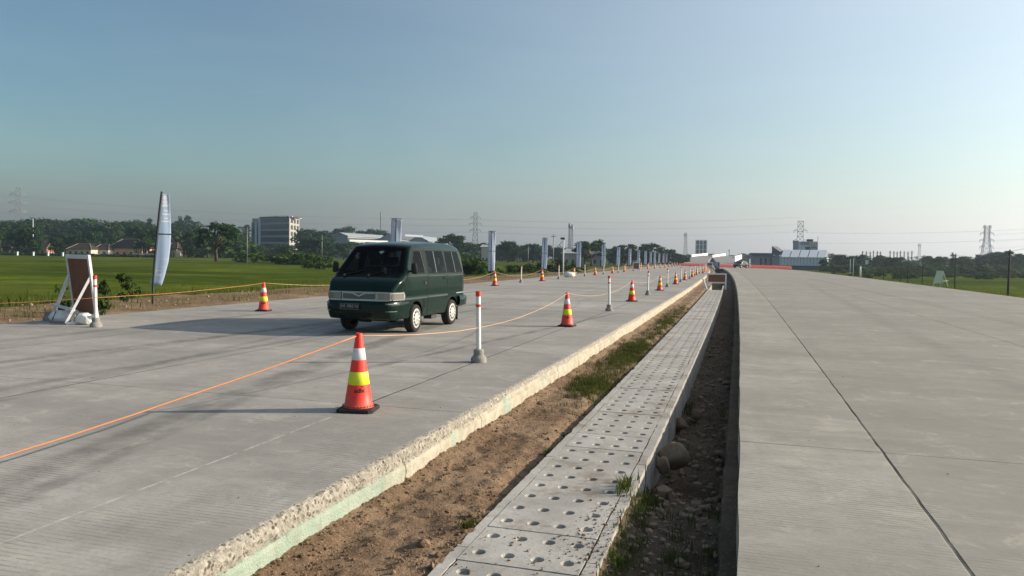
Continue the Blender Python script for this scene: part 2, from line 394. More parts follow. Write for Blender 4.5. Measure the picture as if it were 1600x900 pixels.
def ground_mat():
    t = NT('field and verge ground'); p = t.pos(); x, y, z = t.sep(p)
    xr = t.math('ADD', x, t.math('DIVIDE', t.math('MULTIPLY', t.math('MINIMUM', y, 250), t.math('MINIMUM', y, 250)), BEND))
    n1 = t.noise(p, .05, 5, .6); n2 = t.noise(p, .6, 5, .65); n3 = t.noise(p, 5, 4, .7)
    rows = t.noise(t.com(t.math('MULTIPLY', x, .012), t.math('MULTIPLY', y, .07), 0.0), 1.0, 5, .6, .3)
    g = t.mix(t.step(n2, .3, .7), (.055, .082, .010), (.095, .124, .018))
    g = t.mix(t.math('MULTIPLY', t.step(rows, .48, .60), .8), g, (.050, .072, .016))
    pt = t.noise(t.com(t.math('MULTIPLY', x, .022), t.math('MULTIPLY', y, .045), 0.0), 1.0, 7, .74, .8)
    g = t.mix(t.math('MULTIPLY', t.step(pt, .47, .60), .72), g, (.026, .043, .009))
    g = t.mix(t.math('MULTIPLY', t.step(pt, .46, .36), .75), g, (.150, .175, .030))
    g = t.mix(t.math('MULTIPLY', t.step(n1, .52, .66), .6), g, (.10, .115, .03))
    g = t.mix(t.math('MULTIPLY', t.step(n3, .45, .7), .5), g, (.04, .065, .015))
    g = t.mix(t.math('MULTIPLY', t.step(y, 150, 420), .4), g, (.06, .085, .03))
    dirt = t.mix(t.step(n2, .3, .7), (.15, .105, .068), (.26, .19, .125))
    dirt = t.mix(t.math('MULTIPLY', t.step(n3, .4, .7), .6), dirt, (.10, .07, .045))
    off = t.math('MULTIPLY', t.math('SUBTRACT', n2, .5), 3.0)
    ml = t.step(t.math('ADD', xr, off), -20.3, -21.6)
    mr = t.step(t.math('ADD', xr, off), 13.7, 14.8)
    c = t.mix(t.math('MAXIMUM', ml, mr), dirt, g)
    return t.done(c, 1.0, 0.0, 0, t.bump(n3, .6, .08))
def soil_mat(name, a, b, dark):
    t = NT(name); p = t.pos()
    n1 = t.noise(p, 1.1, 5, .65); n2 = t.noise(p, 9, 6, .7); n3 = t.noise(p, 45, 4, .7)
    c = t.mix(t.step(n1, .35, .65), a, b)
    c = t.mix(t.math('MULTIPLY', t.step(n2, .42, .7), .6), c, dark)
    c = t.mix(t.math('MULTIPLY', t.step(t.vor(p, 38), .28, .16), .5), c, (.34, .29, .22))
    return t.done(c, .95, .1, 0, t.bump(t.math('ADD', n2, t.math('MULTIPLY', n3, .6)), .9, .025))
def edge_mat():
    t = NT('broken slab edge'); p = t.pos(); x, y, z = t.sep(p)
    n2 = t.noise(p, 14, 6, .7); nb = t.noise(t.com(0.0, y, 0.0), .9, 3, .6); ns = t.noise(p, 5, 5, .7)
    rough = t.mix(t.step(n2, .35, .65), (.24, .22, .185), (.38, .355, .305))
    rough = t.mix(t.math('MULTIPLY', t.step(t.vor(p, 30), .50, .26), t.math('MULTIPLY', t.step(n2, .42, .56), .92)), rough, (.085, .07, .052))
    cream = t.mix(t.step(ns, .3, .7), (.33, .30, .235), (.47, .43, .35))
    mint = t.mix(t.step(ns, .3, .7), (.25, .315, .255), (.33, .385, .32))
    gm = t.math('MAXIMUM', t.step(y, 6.4, 4.6), t.math('MULTIPLY', t.step(nb, .56, .60), t.step(y, 12, 8)))
    face = t.mix(gm, cream, mint)
    face = t.mix(t.math('MULTIPLY', t.step(t.noise(t.com(x, y, t.math('MULTIPLY', z, .15)), 7, 4, .7), .56, .7), .5), face, (.22, .18, .13))
    face = t.mix(t.math('MULTIPLY', t.step(z, -.22, -.30), .6), face, (.25, .18, .12))
    cr = t.step(t.math('PINGPONG', t.math('ADD', y, t.math('ADD', t.math('MULTIPLY', n2, .12), t.math('MULTIPLY', t.noise(t.com(0.0, t.math('MULTIPLY', y, .3), 0.0), 1.0, 2), 2.5))), .9), .020, .006)
    cr = t.math('MULTIPLY', cr, t.step(t.noise(t.com(0.0, t.math('MULTIPLY', y, .6), z), 2.0, 2), .42, .52))
    face = t.mix(t.math('MULTIPLY', cr, .8), face, (.06, .05, .04))
    zz = t.math('ADD', z, t.math('MULTIPLY', t.math('SUBTRACT', n2, .5), .05))
    zz = t.math('SUBTRACT', zz, t.math('MULTIPLY', t.step(y, 6.0, 9.0), t.math('MULTIPLY', t.noise(t.com(0.0, y, 0.0), .7, 3), .12)))
    c = t.mix(t.step(zz, -.105, -.125), rough, face)
    return t.done(c, .9, .2, 0, t.bump(t.math('ADD', n2, t.noise(p, 60, 3)), .8, .012))
def cover_mat():
    t = NT('precast drain concrete'); p = t.pos(); n1 = t.noise(p, 2.2, 5, .65); n2 = t.noise(p, 30, 5, .7)
    ri = t.n('ShaderNodeObjectInfo').outputs['Random']
    c = t.mix(t.step(n1, .3, .7), (.31, .30, .28), (.45, .435, .405))
    c = t.mix(t.math('MULTIPLY', ri, .30), c, (.20, .19, .175))
    c = t.mix(t.math('MULTIPLY', t.step(n2, .5, .72), .45), c, (.17, .15, .125))
    c = t.mix(t.math('MULTIPLY', t.step(t.noise(p, 1.3, 6, .75), .52, .66), .6), c, (.17, .13, .09))
    return t.done(c, .9, .2, 0, t.bump(n2, .5, .006))
M['ground'] = ground_mat()
M['soil'] = soil_mat('brown median soil', (.165, .108, .067), (.27, .19, .125), (.085, .058, .038))
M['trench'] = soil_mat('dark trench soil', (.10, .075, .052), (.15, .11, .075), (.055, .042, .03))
M['edge'] = edge_mat()
M['cover'] = cover_mat()
M['gravel'] = plain('gravel stones', (.24, .18, .125), .95, .2, 0, .5, 3.0)
M['grass'] = foliage('short verge grass', (.036, .050, .010), (.085, .105, .028), .35)
M['straw'] = foliage('dry straw', (.16, .12, .06), (.27, .21, .11), .2)
M['dry_grass'] = foliage('dry field grass', (.055, .068, .010), (.10, .115, .022), .35)

# ------------------------------------------------------------------ setting: ground, roads, median
LE, RE = -2.63, 0.0             # edges of the two carriageways beside the median
LO, RO = -15.1, 13.5            # outer edges
def lo_at(y): return LO if y < 190 else LO + min(1, (y - 190) / 60) * 6.0
random.seed(4)

def build_ground():
    mb = MB()
    xs = [-2400, -900, -420, -250, -150, -100, -70, -52, -40, -33, -28, -25, -23, -21.5, -20.3, -19.3, -18.5, -17.8, -17, -16.2, -15.6, LO + .15,
          LE - .3, LE + .02, -1.2, -.5, RE + .3, RO - .2, RO + .4, RO + 1.0, RO + 1.8, RO + 3, RO + 6, RO + 12, 40, 70, 120, 220, 420, 900, 2400]
    ys = [-60, -20, 0, 4] + [5 + k for k in range(0, 60)] + [66 + 3 * k for k in range(30)] + [165 + 15 * k for k in range(18)] + [450, 520, 650, 900, 1400, 2400]
    def hz(x, y):
        if x < LO + .1:
            d = LO - x
            if d < .6: h = -.12
            elif d < 5.8: h = -.09 + .14 * max(0, fbm(x * .5, y * .4) + .12) * min(1, d / 2)
            else: h = -.12 - .64 * min(1, (d - 5.8) / 8) + .06 * fbm(x * .15, y * .1)
            return h
        if x < LE: return -.5
        if x < RE + .25: return -.9
        if x < RO: return -.6
        d = x - RO
        return -.10 - .07 * min(d, 2) - .75 * min(1, max(0, d - 1.5) / 5) + (.07 * fbm(x * .4, y * .3) if d > .8 else 0)
    vs = []
    for x in xs:
        for y in ys:
            b = bend(y) if abs(x) < 60 else bend(y) * max(0, 1 - (abs(x) - 60) / 400)
            vs.append((x + b, y, hz(x, y)))
    n = len(ys)
    mb.add(vs, [(i * n + j, (i + 1) * n + j, (i + 1) * n + j + 1, i * n + j + 1) for i in range(len(xs) - 1) for j in range(n - 1)])
    tag(mb.build('ground', M['ground'], smooth=True), kind='structure')
build_ground()

YS = [1.2 + .3 * k for k in range(60)] + [19.5 + 2 * k for k in range(24)] + [67 + 6 * k for k in range(24)]
M['road_left'] = concrete_road('left carriageway concrete', CONC, (-3.83, -7.6, -11.35), 7.35,
    ((-3.75, -.28, .006, .24, .48, 1, 20), (-3.35, -.30, .006, .14, .4, 1, 16), (-8.1, .0, .001, .18, .4, 1, 24), (-6.5, -.16, .0, .15, .3, 3, 22),
     (-9.7, .02, .0, .2, .30, 2, 26), (-11.2, .16, -.002, .2, .5, 2, 28), (-6.2, .12, .0, .12, .5, 9, 24), (-12.6, .03, .0, .25, .35, 1, 40)), pale=True)
M['road_right'] = concrete_road('right carriageway concrete', (.380, .362, .320), (1.18, 5.36, 9.2), 7.06,
    ((3.3, .02, .0, .35, .18, 4, 60), (7.3, .0, -.0002, .4, .18, 4, 80)), lane=(1.18, 1))
def strip(name, x0f, x1f, ys, z, mat, nx=8, depth=.28, edge_mat=None):
    mb = MB(); n = len(ys)
    vs = [rd(x0f(y) + (x1f(y) - x0f(y)) * i / nx, y, z) for i in range(nx + 1) for y in ys]
    mb.add(vs, [(i * n + j, (i + 1) * n + j, (i + 1) * n + j + 1, i * n + j + 1) for i in range(nx) for j in range(n - 1)])
    mb.mi = 1 if edge_mat else 0
    for xf, s in ((x0f, -1), (x1f, 1)):
        vs = [rd(xf(y), y, z) for y in ys] + [rd(xf(y) + .005 * s, y, z - depth) for y in ys]
        mb.add(vs, [(j, j + 1, n + j + 1, n + j) if s > 0 else (n + j, n + j + 1, j + 1, j) for j in range(n - 1)])
    return tag(mb.build(name, [mat, edge_mat] if edge_mat else mat), kind='structure')
def wav(y): return .012 * fbm(0.3, y * .8)
strip('road_left', lo_at, lambda y: LE - .075, YS + [210, 225, 240], 0, M['road_left'])
strip('road_right', lambda y: RE + .02 + wav(y), lambda y: RO if y < 150 else RO - (y - 150) * .09, YS + [210], 0, M['road_right'], edge_mat=M['edge'])

def slab_edge():                                               # the broken edge of the left slab with the painted face below it
    mb = MB(); ys = [1.5]
    while ys[-1] < 205: ys.append(ys[-1] + (.022 if ys[-1] < 9 else .05 if ys[-1] < 20 else .3 if ys[-1] < 70 else 3))
    prof = [(-.078, .0), (-.055, -.002), (-.03, -.010), (-.012, -.030), (-.006, -.06), (-.006, -.085), (-.008, -.108), (.010, -.118), (.014, -.15), (.012, -.20), (.012, -.26), (.012, -.40)]
    vs = []
    for y in ys:
        for k, (x, z) in enumerate(prof):
            a = 0
            if 1 < k < 7:
                ka = 1 if y < 6 else max(.35, 1 - (y - 6) * .12); a = ka * (.009 * fbm(k * .9, y * 9, 2, 3) + .013 * fbm(k * 2.3, y * 30, 5, 3))
            elif k >= 7: a = .006 * fbm(3, y * 1.5)
            chip = .03 * max(0, fbm(7.7, y * 1.3) - .22) if 1 <= k < 9 else 0
            vs.append(rd(LE + x + a - chip + .02 * fbm(1.1, y * .35), y, z + (a * .7 if 1 < k < 7 else 0)))
    n = len(prof)
    mb.add(vs, [(j * n + i, (j + 1) * n + i, (j + 1) * n + i + 1, j * n + i + 1) for j in range(len(ys) - 1) for i in range(n - 1)])
    o = tag(mb.build('road_edge', M['edge'], smooth=False), kind='structure')
    recalc(o.data)
slab_edge()

DL, DR = -1.73, -.79            # outer faces of the drain
LZ = -.28                       # top of the drain covers
def soil_h(x, y):
    u = (x - LE) / (DL - LE)
    h = -.285 + .02 * fbm(x * 1.3, y * .9) + .022 * fbm(x * 6, y * 6, 1) + .014 * fbm(x * 21, y * 21, 2)
    h += .055 * max(0, 1 - u * 5)                               # soil thrown up against the slab
    h -= .10 * max(0, min(1, (u - .72) / .22)) * min(1, max(0, (y - 5.0) / 2)) * (.7 + .6 * fbm(4, y * .7))   # the hollow beside the drain
    return h
def median_soil():
    mb = MB(); ys = [1.5]
    while ys[-1] < 205: ys.append(ys[-1] + (.026 if ys[-1] < 8 else .05 if ys[-1] < 16 else .25 if ys[-1] < 60 else 4))
    nx = 34
    vs = [rd(LE - .05 + (DL + .07 - LE) * i / nx, y, soil_h(LE - .05 + (DL + .07 - LE) * i / nx, y)) for y in ys for i in range(nx + 1)]
    mb.add(vs, [(j * (nx + 1) + i, j * (nx + 1) + i + 1, (j + 1) * (nx + 1) + i + 1, (j + 1) * (nx + 1) + i) for j in range(len(ys) - 1) for i in range(nx)])
    tag(mb.build('median_soil', M['soil'], smooth=True), kind='structure')
median_soil()
def trench_h(x, y):
    u = (x - DR) / (RE - DR)
    deep = min(1, max(0, (y - 6.1) / 1.6))
    h = -.36 - .05 * u - deep * (.36 + .04 * fbm(3, y * .5)) * (1 - max(0, 1 - abs(u - .5) * 3) * .0)
    if y > 45: h += min(1, (y - 45) / 12) * .25
    h += .05 * fbm(x * 2.2, y * 2.2, 3) + .035 * fbm(x * 7, y * 7, 4) + .012 * fbm(x * 22, y * 22, 4)
    if u < .15 and y < 6.2: h += .05 * (1 - u / .15)
    return h
def trench():
    mb = MB(); ys = [1.5]
    while ys[-1] < 205: ys.append(ys[-1] + (.03 if ys[-1] < 12 else .12 if ys[-1] < 40 else 2))
    nx = 26
    vs = [rd(DR - .02 + (RE + .06 - DR) * i / nx, y, trench_h(DR - .02 + (RE + .06 - DR) * i / nx, y)) for y in ys for i in range(nx + 1)]
    mb.add(vs, [(j * (nx + 1) + i, j * (nx + 1) + i + 1, (j + 1) * (nx + 1) + i + 1, (j + 1) * (nx + 1) + i) for j in range(len(ys) - 1) for i in range(nx)])
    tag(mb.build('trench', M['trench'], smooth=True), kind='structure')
trench()
def base_course():
    mb = MB(); ys = [1.5 + .15 * k for k in range(120)] + [20 + 3 * k for k in range(60)]
    vs = []
    for y in ys:
        e = -.10 + .03 * fbm(2, y * 1.1) + .015 * fbm(5, y * 5)
        vs += [rd(RE + .03, y, -.262), rd(e, y, -.275 + .01 * fbm(8, y * 3)), rd(e - .02, y, -.9)]
    mb.add(vs, [(j * 3 + i, (j + 1) * 3 + i, (j + 1) * 3 + i + 1, j * 3 + i + 1) for j in range(len(ys) - 1) for i in range(2)])
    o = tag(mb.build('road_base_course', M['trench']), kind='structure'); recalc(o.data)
base_course()

# far end: the approach ramps and the overpass deck
M['ramp'] = concrete_road('far ramp concrete', (.30, .295, .28), (-100,), 3.0)
def ramp(name, secs):
    mb = MB(); vs = []
    for (pa, pb, Z, z) in secs: vs += [D(pa, Z, z - 1.6), D(pa, Z, z), D(pb, Z, z), D(pb, Z, z - 1.6)]
    n = 4
    mb.add(vs, [(j * n + i, (j + 1) * n + i, (j + 1) * n + i + 1, j * n + i + 1) for j in range(len(secs) - 1) for i in range(3)])
    o = tag(mb.build(name, M['ramp']), kind='structure'); recalc(o.data)
ramp('ramp_left', [(1040, 1104, 190, -.05), (1060, 1104.5, 205, .0), (1067, 1105, 240, .45), (1074, 1107, 290, 1.6), (1080, 1112, 350, 3.0), (1090, 1120, 410, 4.1), (1101, 1128, 460, 4.3)])
ramp('ramp_right', [(1124, 1240, 150, -.06), (1124, 1200, 180, -.02), (1124, 1152, 205, .0), (1121, 1148, 250, .5), (1117, 1146, 300, 1.6), (1114, 1147, 350, 2.9), (1124, 1152, 410, 4.0), (1130, 1158, 460, 4.3)])

# ------------------------------------------------------------------ drain: channel lengths and perforated covers
def chan_mesh(seed):
    mb = MB(); L = 2.4; n = 40
    def jag(x, y): return .007 * fbm(x * 11 + seed * 7, y * 6, seed) + .006 * fbm(x * 3, y * 17, seed)
    def rim(xa, xb, za):
        vs = []
        for j in range(n + 1):
            y = .006 + (L - .012) * j / n
            chip = .03 * max(0, fbm(seed * 3.3 + xa, y * 2.4) - .3)
            vs += [(xa + jag(xa, y) * (1 if xa < -1.3 else .5), y, za), (xa + jag(xa, y) + (chip if xa < -1.3 else 0), y, LZ - chip * .3),
                   (xb + jag(xb, y) - (chip if xb > -1 else 0), y, LZ - chip * .3 + .004 * fbm(2, y * 8)), (xb + jag(xb, y) * .5, y, za)]
        fs = [(j * 4 + i, (j + 1) * 4 + i, (j + 1) * 4 + i + 1, j * 4 + i + 1) for j in range(n) for i in range(3)]
        fs += [(0, 1, 2, 3), tuple(n * 4 + i for i in (3, 2, 1, 0))]
        mb.add(vs, fs)
    rim(DL, -1.655, -.75); rim(-.872, DR, -.95)
    mb.box(-1.654, -.873, .006, L - .006, -.95, -.85)
    me = mb.mesh('drain_channel', M['cover']); recalc(me); return me
chans = [chan_mesh(k) for k in range(4)]
def place(name, me, loc, rz=0, **k):
    o = bpy.data.objects.new(name, me); COL.objects.link(o); o.location = loc; o.rotation_euler.z = rz; return tag(o, **k)
y = 3.04 - .82; i = 0
while y < 58:
    p = rd(0, y); q = rd(0, y + 2.4)
    lab = ('open topped concrete drain channel length nearest the camera, cut by the bottom edge' if i == 0 else
           f'{ORD[i]} length of precast drain channel from the camera, under perforated covers')
    place('drain_channel', chans[i % 4], (p.x, y, 0), math.atan2(-(q.x - p.x), 2.4), label=lab, cat='drain', group='precast drain channel lengths in the median')
    y += 2.4; i += 1
CW = .766; CX = -1.264
def cover_mesh(seed):
    mb = MB(); L = .606; th = .09; ns = 16; rr = .040
    def jit(x, y):
        e = min(CW / 2 - abs(x), min(y, L - y))
        if e > .004: return x, y
        return x * (1 - .010 * max(0, fbm(x * 9 + seed, y * 9, 5) + .1)), y + (.006 * max(0, fbm(y * 7, x * 12, seed))) * (1 if y < L / 2 else -1)
    for i in range(4):
        for j in range(2):
            x0 = -CW / 2 + CW / 4 * i; x1 = x0 + CW / 4; y0 = L / 2 * j; y1 = y0 + L / 2
            cx, cy = (x0 + x1) / 2 + .008 * fbm(i, j, seed), (y0 + y1) / 2 + .008 * fbm(j, i, seed + 3)
            inn, outr = [], []
            angs = []
            for k in range(ns): angs.append(2 * pi * k / ns)
            for cxr, cyr in ((x0, y0), (x1, y0), (x1, y1), (x0, y1)):
                angs.append(math.atan2(cyr - cy, cxr - cx) % (2 * pi))
            angs.sort(); m = len(angs)
            for a in angs:
                dx, dy = cos(a), sin(a)
                t = min((x1 - cx) / dx if dx > 1e-9 else (x0 - cx) / dx if dx < -1e-9 else 9, (y1 - cy) / dy if dy > 1e-9 else (y0 - cy) / dy if dy < -1e-9 else 9)
                jx, jy = jit(cx + dx * t, cy + dy * t)
                outr.append((jx, jy, LZ)); inn.append((cx + dx * rr, cy + dy * rr, LZ))
            low = [(cx + (x - cx) * .82, cy + (yy - cy) * .82, LZ - .055) for x, yy, _ in inn]
            rim_ = [(cx + (x - cx) * 1.10, cy + (yy - cy) * 1.10, LZ) for x, yy, _ in inn]
            inn = [(x, yy, LZ - .006) for x, yy, _ in inn]
            mb.add(outr + rim_ + inn + low, [(k, (k + 1) % m, m + (k + 1) % m, m + k) for k in range(m)] + [(m + k, m + (k + 1) % m, 2 * m + (k + 1) % m, 2 * m + k) for k in range(m)] +
                   [(2 * m + k, 2 * m + (k + 1) % m, 3 * m + (k + 1) % m, 3 * m + k) for k in range(m)] + [tuple(3 * m + k for k in range(m))])
    n = 24; bord = [(-CW / 2 + CW * k / n, 0) for k in range(n)] + [(CW / 2, L * k / n) for k in range(n)] + [(CW / 2 - CW * k / n, L) for k in range(n)] + [(-CW / 2, L - L * k / n) for k in range(n)]
    bord = [jit(*p) for p in bord]; m = len(bord)
    mb.add([(x, yy, LZ - .0005) for x, yy in bord] + [(x, yy, LZ - th) for x, yy in bord], [(m + k, m + (k + 1) % m, (k + 1) % m, k) for k in range(m)])
    me = mb.mesh('drain_cover', M['cover']); bm = bmesh.new(); bm.from_mesh(me); bmesh.ops.remove_doubles(bm, verts=bm.verts, dist=.0003)
    bmesh.ops.recalc_face_normals(bm, faces=bm.faces); bm.to_mesh(me); bm.free()
    return me
cvs = [cover_mesh(k) for k in range(4)]
random.seed(11)
y = 4.40 - .615 * 4 + .02; i = 0
while y < 50:
    gap = .012 if (i % 4) == 0 else .004
    p = rd(CX, y); q = rd(CX, y + .6)
    n_ = i - 2
    if n_ < 0: lab = 'perforated concrete drain cover nearest the camera, cut by the bottom edge'
    elif n_ < 30: lab = f'{ORD[n_ + 1]} perforated concrete drain cover counted from the bottom edge of the photo'
    else: lab = 'one of the farthest perforated drain covers in front of the brown board'
    o = place('drain_cover', cvs[i % 4], (p.x + random.uniform(-.004, .004), y, random.uniform(-.003, .004)), math.atan2(-(q.x - p.x), .6) + random.uniform(-.004, .004),
              label=lab, cat='drain cover', group='perforated covers along the drain')
    y += .606 + gap; i += 1

# stones, gravel, grass of the median
def rock_mesh(seed, sub=3, flat=.75):
    bm = bmesh.new(); bmesh.ops.create_icosphere(bm, subdivisions=sub, radius=1)
    for v in bm.verts:
        n = v.co.copy(); k = 1.12 + .22 * mnoise.noise(n * 1.5 + Vector((seed * 3.1, 0, 0))) + .10 * mnoise.noise(n * 4.5 + Vector((seed, 5, 0)))
        for q in range(9):
            f = Vector((sin(seed + q * 2.4), cos(seed * 1.7 + q * 1.9), sin(q * 3.1 + seed * .3) * .9)).normalized(); dd = n.dot(f)
            if dd > .1: k = min(k, (.80 + .12 * sin(q * 5 + seed)) / dd + .02 * mnoise.noise(n * 6))
        v.co = Vector((n.x * k, n.y * k * .85, n.z * k * flat))
    me = bpy.data.meshes.new('rock'); bm.to_mesh(me); bm.free(); me.materials.append(M['rock'])
    me.polygons.foreach_set('use_smooth', [True] * len(me.polygons)); return me
for px, py, z, r, lab in ((1052, 722, -.46, .155, 'big tan boulder beside the drain wall in the dark trench'), (1036, 733, -.44, .085, 'smaller brown rock against the drain in front of the big boulder'),
                          (1062, 668, -.66, .10, 'dark rock down in the trench just beyond the big boulder'), (1088, 652, -.64, .08, 'small dark stone in the trench beyond the boulder, nearer the right slab')):
    p = G(px, py, z); o = place('boulder', rock_mesh(px, 3, .8), (p.x, p.y, z + r * .45), px, label=lab, cat='boulder'); o.scale = (r, r, r * 1.15)
def scatter(name, mat, pts, seed):                             # pts: (x, y, z, r)
    random.seed(seed); mb = MB()
    base = []
    bm = bmesh.new(); bmesh.ops.create_icosphere(bm, subdivisions=1, radius=1); bv = [v.co.copy() for v in bm.verts]; bf = [tuple(v.index for v in f.verts) for f in bm.faces]; bm.free()
    for x, y, z, r in pts:
        a = random.uniform(0, 6.28); sx, sy, sz = (random.uniform(.6, 1.25) for _ in range(3)); ca, sa = cos(a), sin(a)
        vs = []
        for v in bv:
            k = random.uniform(.78, 1.15) * r; X, Y = v.x * sx * k, v.y * sy * k
            vs.append((x + X * ca - Y * sa, y + X * sa + Y * ca, z + v.z * sz * k * .8))
        mb.add(vs, bf)
    return tag(mb.build(name, mat), kind='stuff')
random.seed(5); pts = []
for _ in range(5200):
    yy = 2.6 + 13 * random.random() ** 1.7; u = random.random(); u = u * u * .45 if random.random() < .45 else (1 - .35 * random.random() ** 1.5 if random.random() < .6 else u)
    x = LE + .02 + (DL - LE - .03) * u; r = .004 + .011 * random.random() ** 3 + (.014 if random.random() < .02 else 0)
    q = rd(x, yy, 0); pts.append((q.x, q.y, soil_h(x, yy) + r * .3, r))
for yy, x, r in ((4.55, -1.93, .045), (5.6, -2.05, .02), (3.75, -2.1, .03), (6.3, -2.45, .035), (9.5, -2.42, .05), (9.9, -1.95, .03), (13.6, -2.4, .06)):
    q = rd(x, yy, 0); pts.append((q.x, q.y, soil_h(x, yy) + r * .25, r))
scatter('soil_clods', M['soil'], pts, 6)
random.seed(8); pts = []
for _ in range(2600):
    yy = 2.6 + 22 * random.random() ** 1.6; x = random.uniform(DR + .02, RE - .1); r = .008 + .030 * random.random() ** 3 + (.03 if random.random() < .05 else 0) + (.05 * random.random() if yy > 6.5 and random.random() < .05 else 0)
    q = rd(x, yy, 0); pts.append((q.x, q.y, trench_h(x, yy) + r * .3, r))
scatter('trench_gravel', M['gravel'], pts, 9)
random.seed(10); pts = []
for _ in range(420):                                            # crumbs of soil lying on the covers and slab
    c = random.choice(((-.98, 4.9, .12, .25), (-.95, 5.35, .07, .3), (-1.25, 4.5, .3, .35), (-.85, 5.0, .05, .4), (-1.2, 3.6, .3, .5)))
    x, yy = random.gauss(c[0], c[2]), random.gauss(c[1], c[3]); x = min(max(x, -1.62), -.80)
    r = .003 + .010 * random.random() ** 3; q = rd(x, yy); pts.append((q.x, q.y, LZ + .003 + r * .3, r))
scatter('soil_crumbs', M['soil'], pts, 12)
random.seed(21); pts = []
for _ in range(260):
    x, yy = random.uniform(-8, LE - .1), 3 + 14 * random.random() ** 1.5
    if random.random() < .35: x, yy = random.uniform(.05, 5), 4 + 14 * random.random() ** 1.5
    r = .0025 + .006 * random.random() ** 4; q = rd(x, yy); pts.append((q.x, q.y, r * .4, r))
scatter('road_grit', M['gravel'], pts, 13)

def blades(name, mat, spots, seed, kind='stuff'):              # spots: (x, y, z, height, spread, n)
    random.seed(seed); mb = MB()
    for x, y, z, h, sp, n in spots:
        for _ in range(n):
            a = random.uniform(0, 2 * pi); d = sp * random.random() ** .7
            bx, by = x + cos(a) * d, y + sin(a) * d; hh = h * random.uniform(.5, 1.1); a2 = random.uniform(0, 2 * pi); ln = hh * random.uniform(.2, .8)
            wd = max(.003, hh * .035) * random.uniform(.8, 1.6); ox, oy = -sin(a2) * wd, cos(a2) * wd
            mx, my, mz = bx + cos(a2) * ln * .35, by + sin(a2) * ln * .35, z + hh * .62
            mb.add([(bx - ox, by - oy, z - .01), (bx + ox, by + oy, z - .01), (mx + ox * .8, my + oy * .8, mz), (mx - ox * .8, my - oy * .8, mz), (bx + cos(a2) * ln, by + sin(a2) * ln, z + hh)],
                   [(0, 1, 2, 3), (3, 2, 4)])
    return tag(mb.build(name, mat), kind=kind)
random.seed(31); sp = []
def soil_pt(x, y): return rd(x, y, soil_h(x, y))
for _ in range(900):
    yy = random.choice((random.gauss(15.5, 1.7), random.gauss(15.0, 1.5), random.gauss(11.2, .5), random.uniform(9, 32), random.gauss(24, 3)))
    if yy < 8.5: continue
    x = random.triangular(LE + .1, DL - .05, -1.95); p = soil_pt(x, yy); sp.append((p.x, p.y, p.z, .07, .09, 16))
for _ in range(26):
    yy = random.choice((4.95, 5.05, 7.3, 8.2)) + random.gauss(0, .08); x = random.gauss(DL - .05, .02); p = soil_pt(x, yy); sp.append((p.x, p.y, p.z, .05, .03, 9))
blades('median_grass', M['grass'], sp, 32)
sp = []
for _ in range(150):
    yy = random.choice((4.6, 4.9, 5.2, 5.9, 6.4, 9, 12)) + random.gauss(0, .35); x = random.choice((random.gauss(DR + .08, .05), random.uniform(DR, RE - .12)))
    q = rd(x, yy); sp.append((q.x, q.y, trench_h(x, yy), .10, .07, 9))
for _ in range(14):
    q = rd(random.gauss(-.86, .03), random.gauss(6.25, .12)); sp.append((q.x, q.y, LZ - .02, .14, .03, 6))
blades('trench_grass', M['grass'], sp, 33)
sp = []
for _ in range(260):
    yy = 3 + 14 * random.random() ** 1.3; x = random.uniform(LE + .05, DL - .05); p = soil_pt(x, yy); sp.append((p.x, p.y, p.z - .01, random.choice((.015, .03, .05)), .05, 3))
blades('dry_weeds', M['straw'], sp, 34)
# grass along the far verges and the field edge
random.seed(41); sp = []
for _ in range(4200):
    yy = 10 + 85 * random.random() ** 1.4; x = -20.9 - 16 * random.random() ** 2.2
    if random.random() < .12: x = random.uniform(-18.8, -16.6)
    q = rd(x, yy); d = LO - x; z = -.12 - .64 * min(1, max(0, (d - 5.8) / 8)); sp.append((q.x, q.y, z - .02, random.choice((.12, .18, .28)), .35, 7))
for _ in range(1500):
    yy = 30 + 90 * random.random() ** 1.3; x = RO + 1.3 + 12 * random.random() ** 2
    q = rd(x, yy); d = x - RO; sp.append((q.x, q.y, -.22 - .75 * min(1, max(0, d - 1.5) / 5), random.choice((.12, .2, .28)), .35, 7))
blades('verge_grass', M['dry_grass'], sp, 42)
random.seed(43); sp = []
for _ in range(420):
    yy = random.choice((random.uniform(10, 20), random.uniform(10, 34), random.uniform(30, 70))); x = -21.5 - 9 * random.random() ** 1.5; q = rd(x, yy); d = LO - x
    sp.append((q.x, q.y, -.12 - .64 * min(1, max(0, (d - 5.8) / 8)) - .03, random.choice((.2, .28, .4, .25)), random.uniform(.2, .5), 14))
blades('field_weeds', M['grass'], sp, 44)
random.seed(45); pts = []
for _ in range(1300):
    yy = 9 + 60 * random.random() ** 1.4; x = random.uniform(-20.6, -15.3); r = .012 + .05 * random.random() ** 4; q = rd(x, yy)
    pts.append((q.x, q.y, -.07, r))
scatter('verge_rubble', M['gravel'], pts, 46)

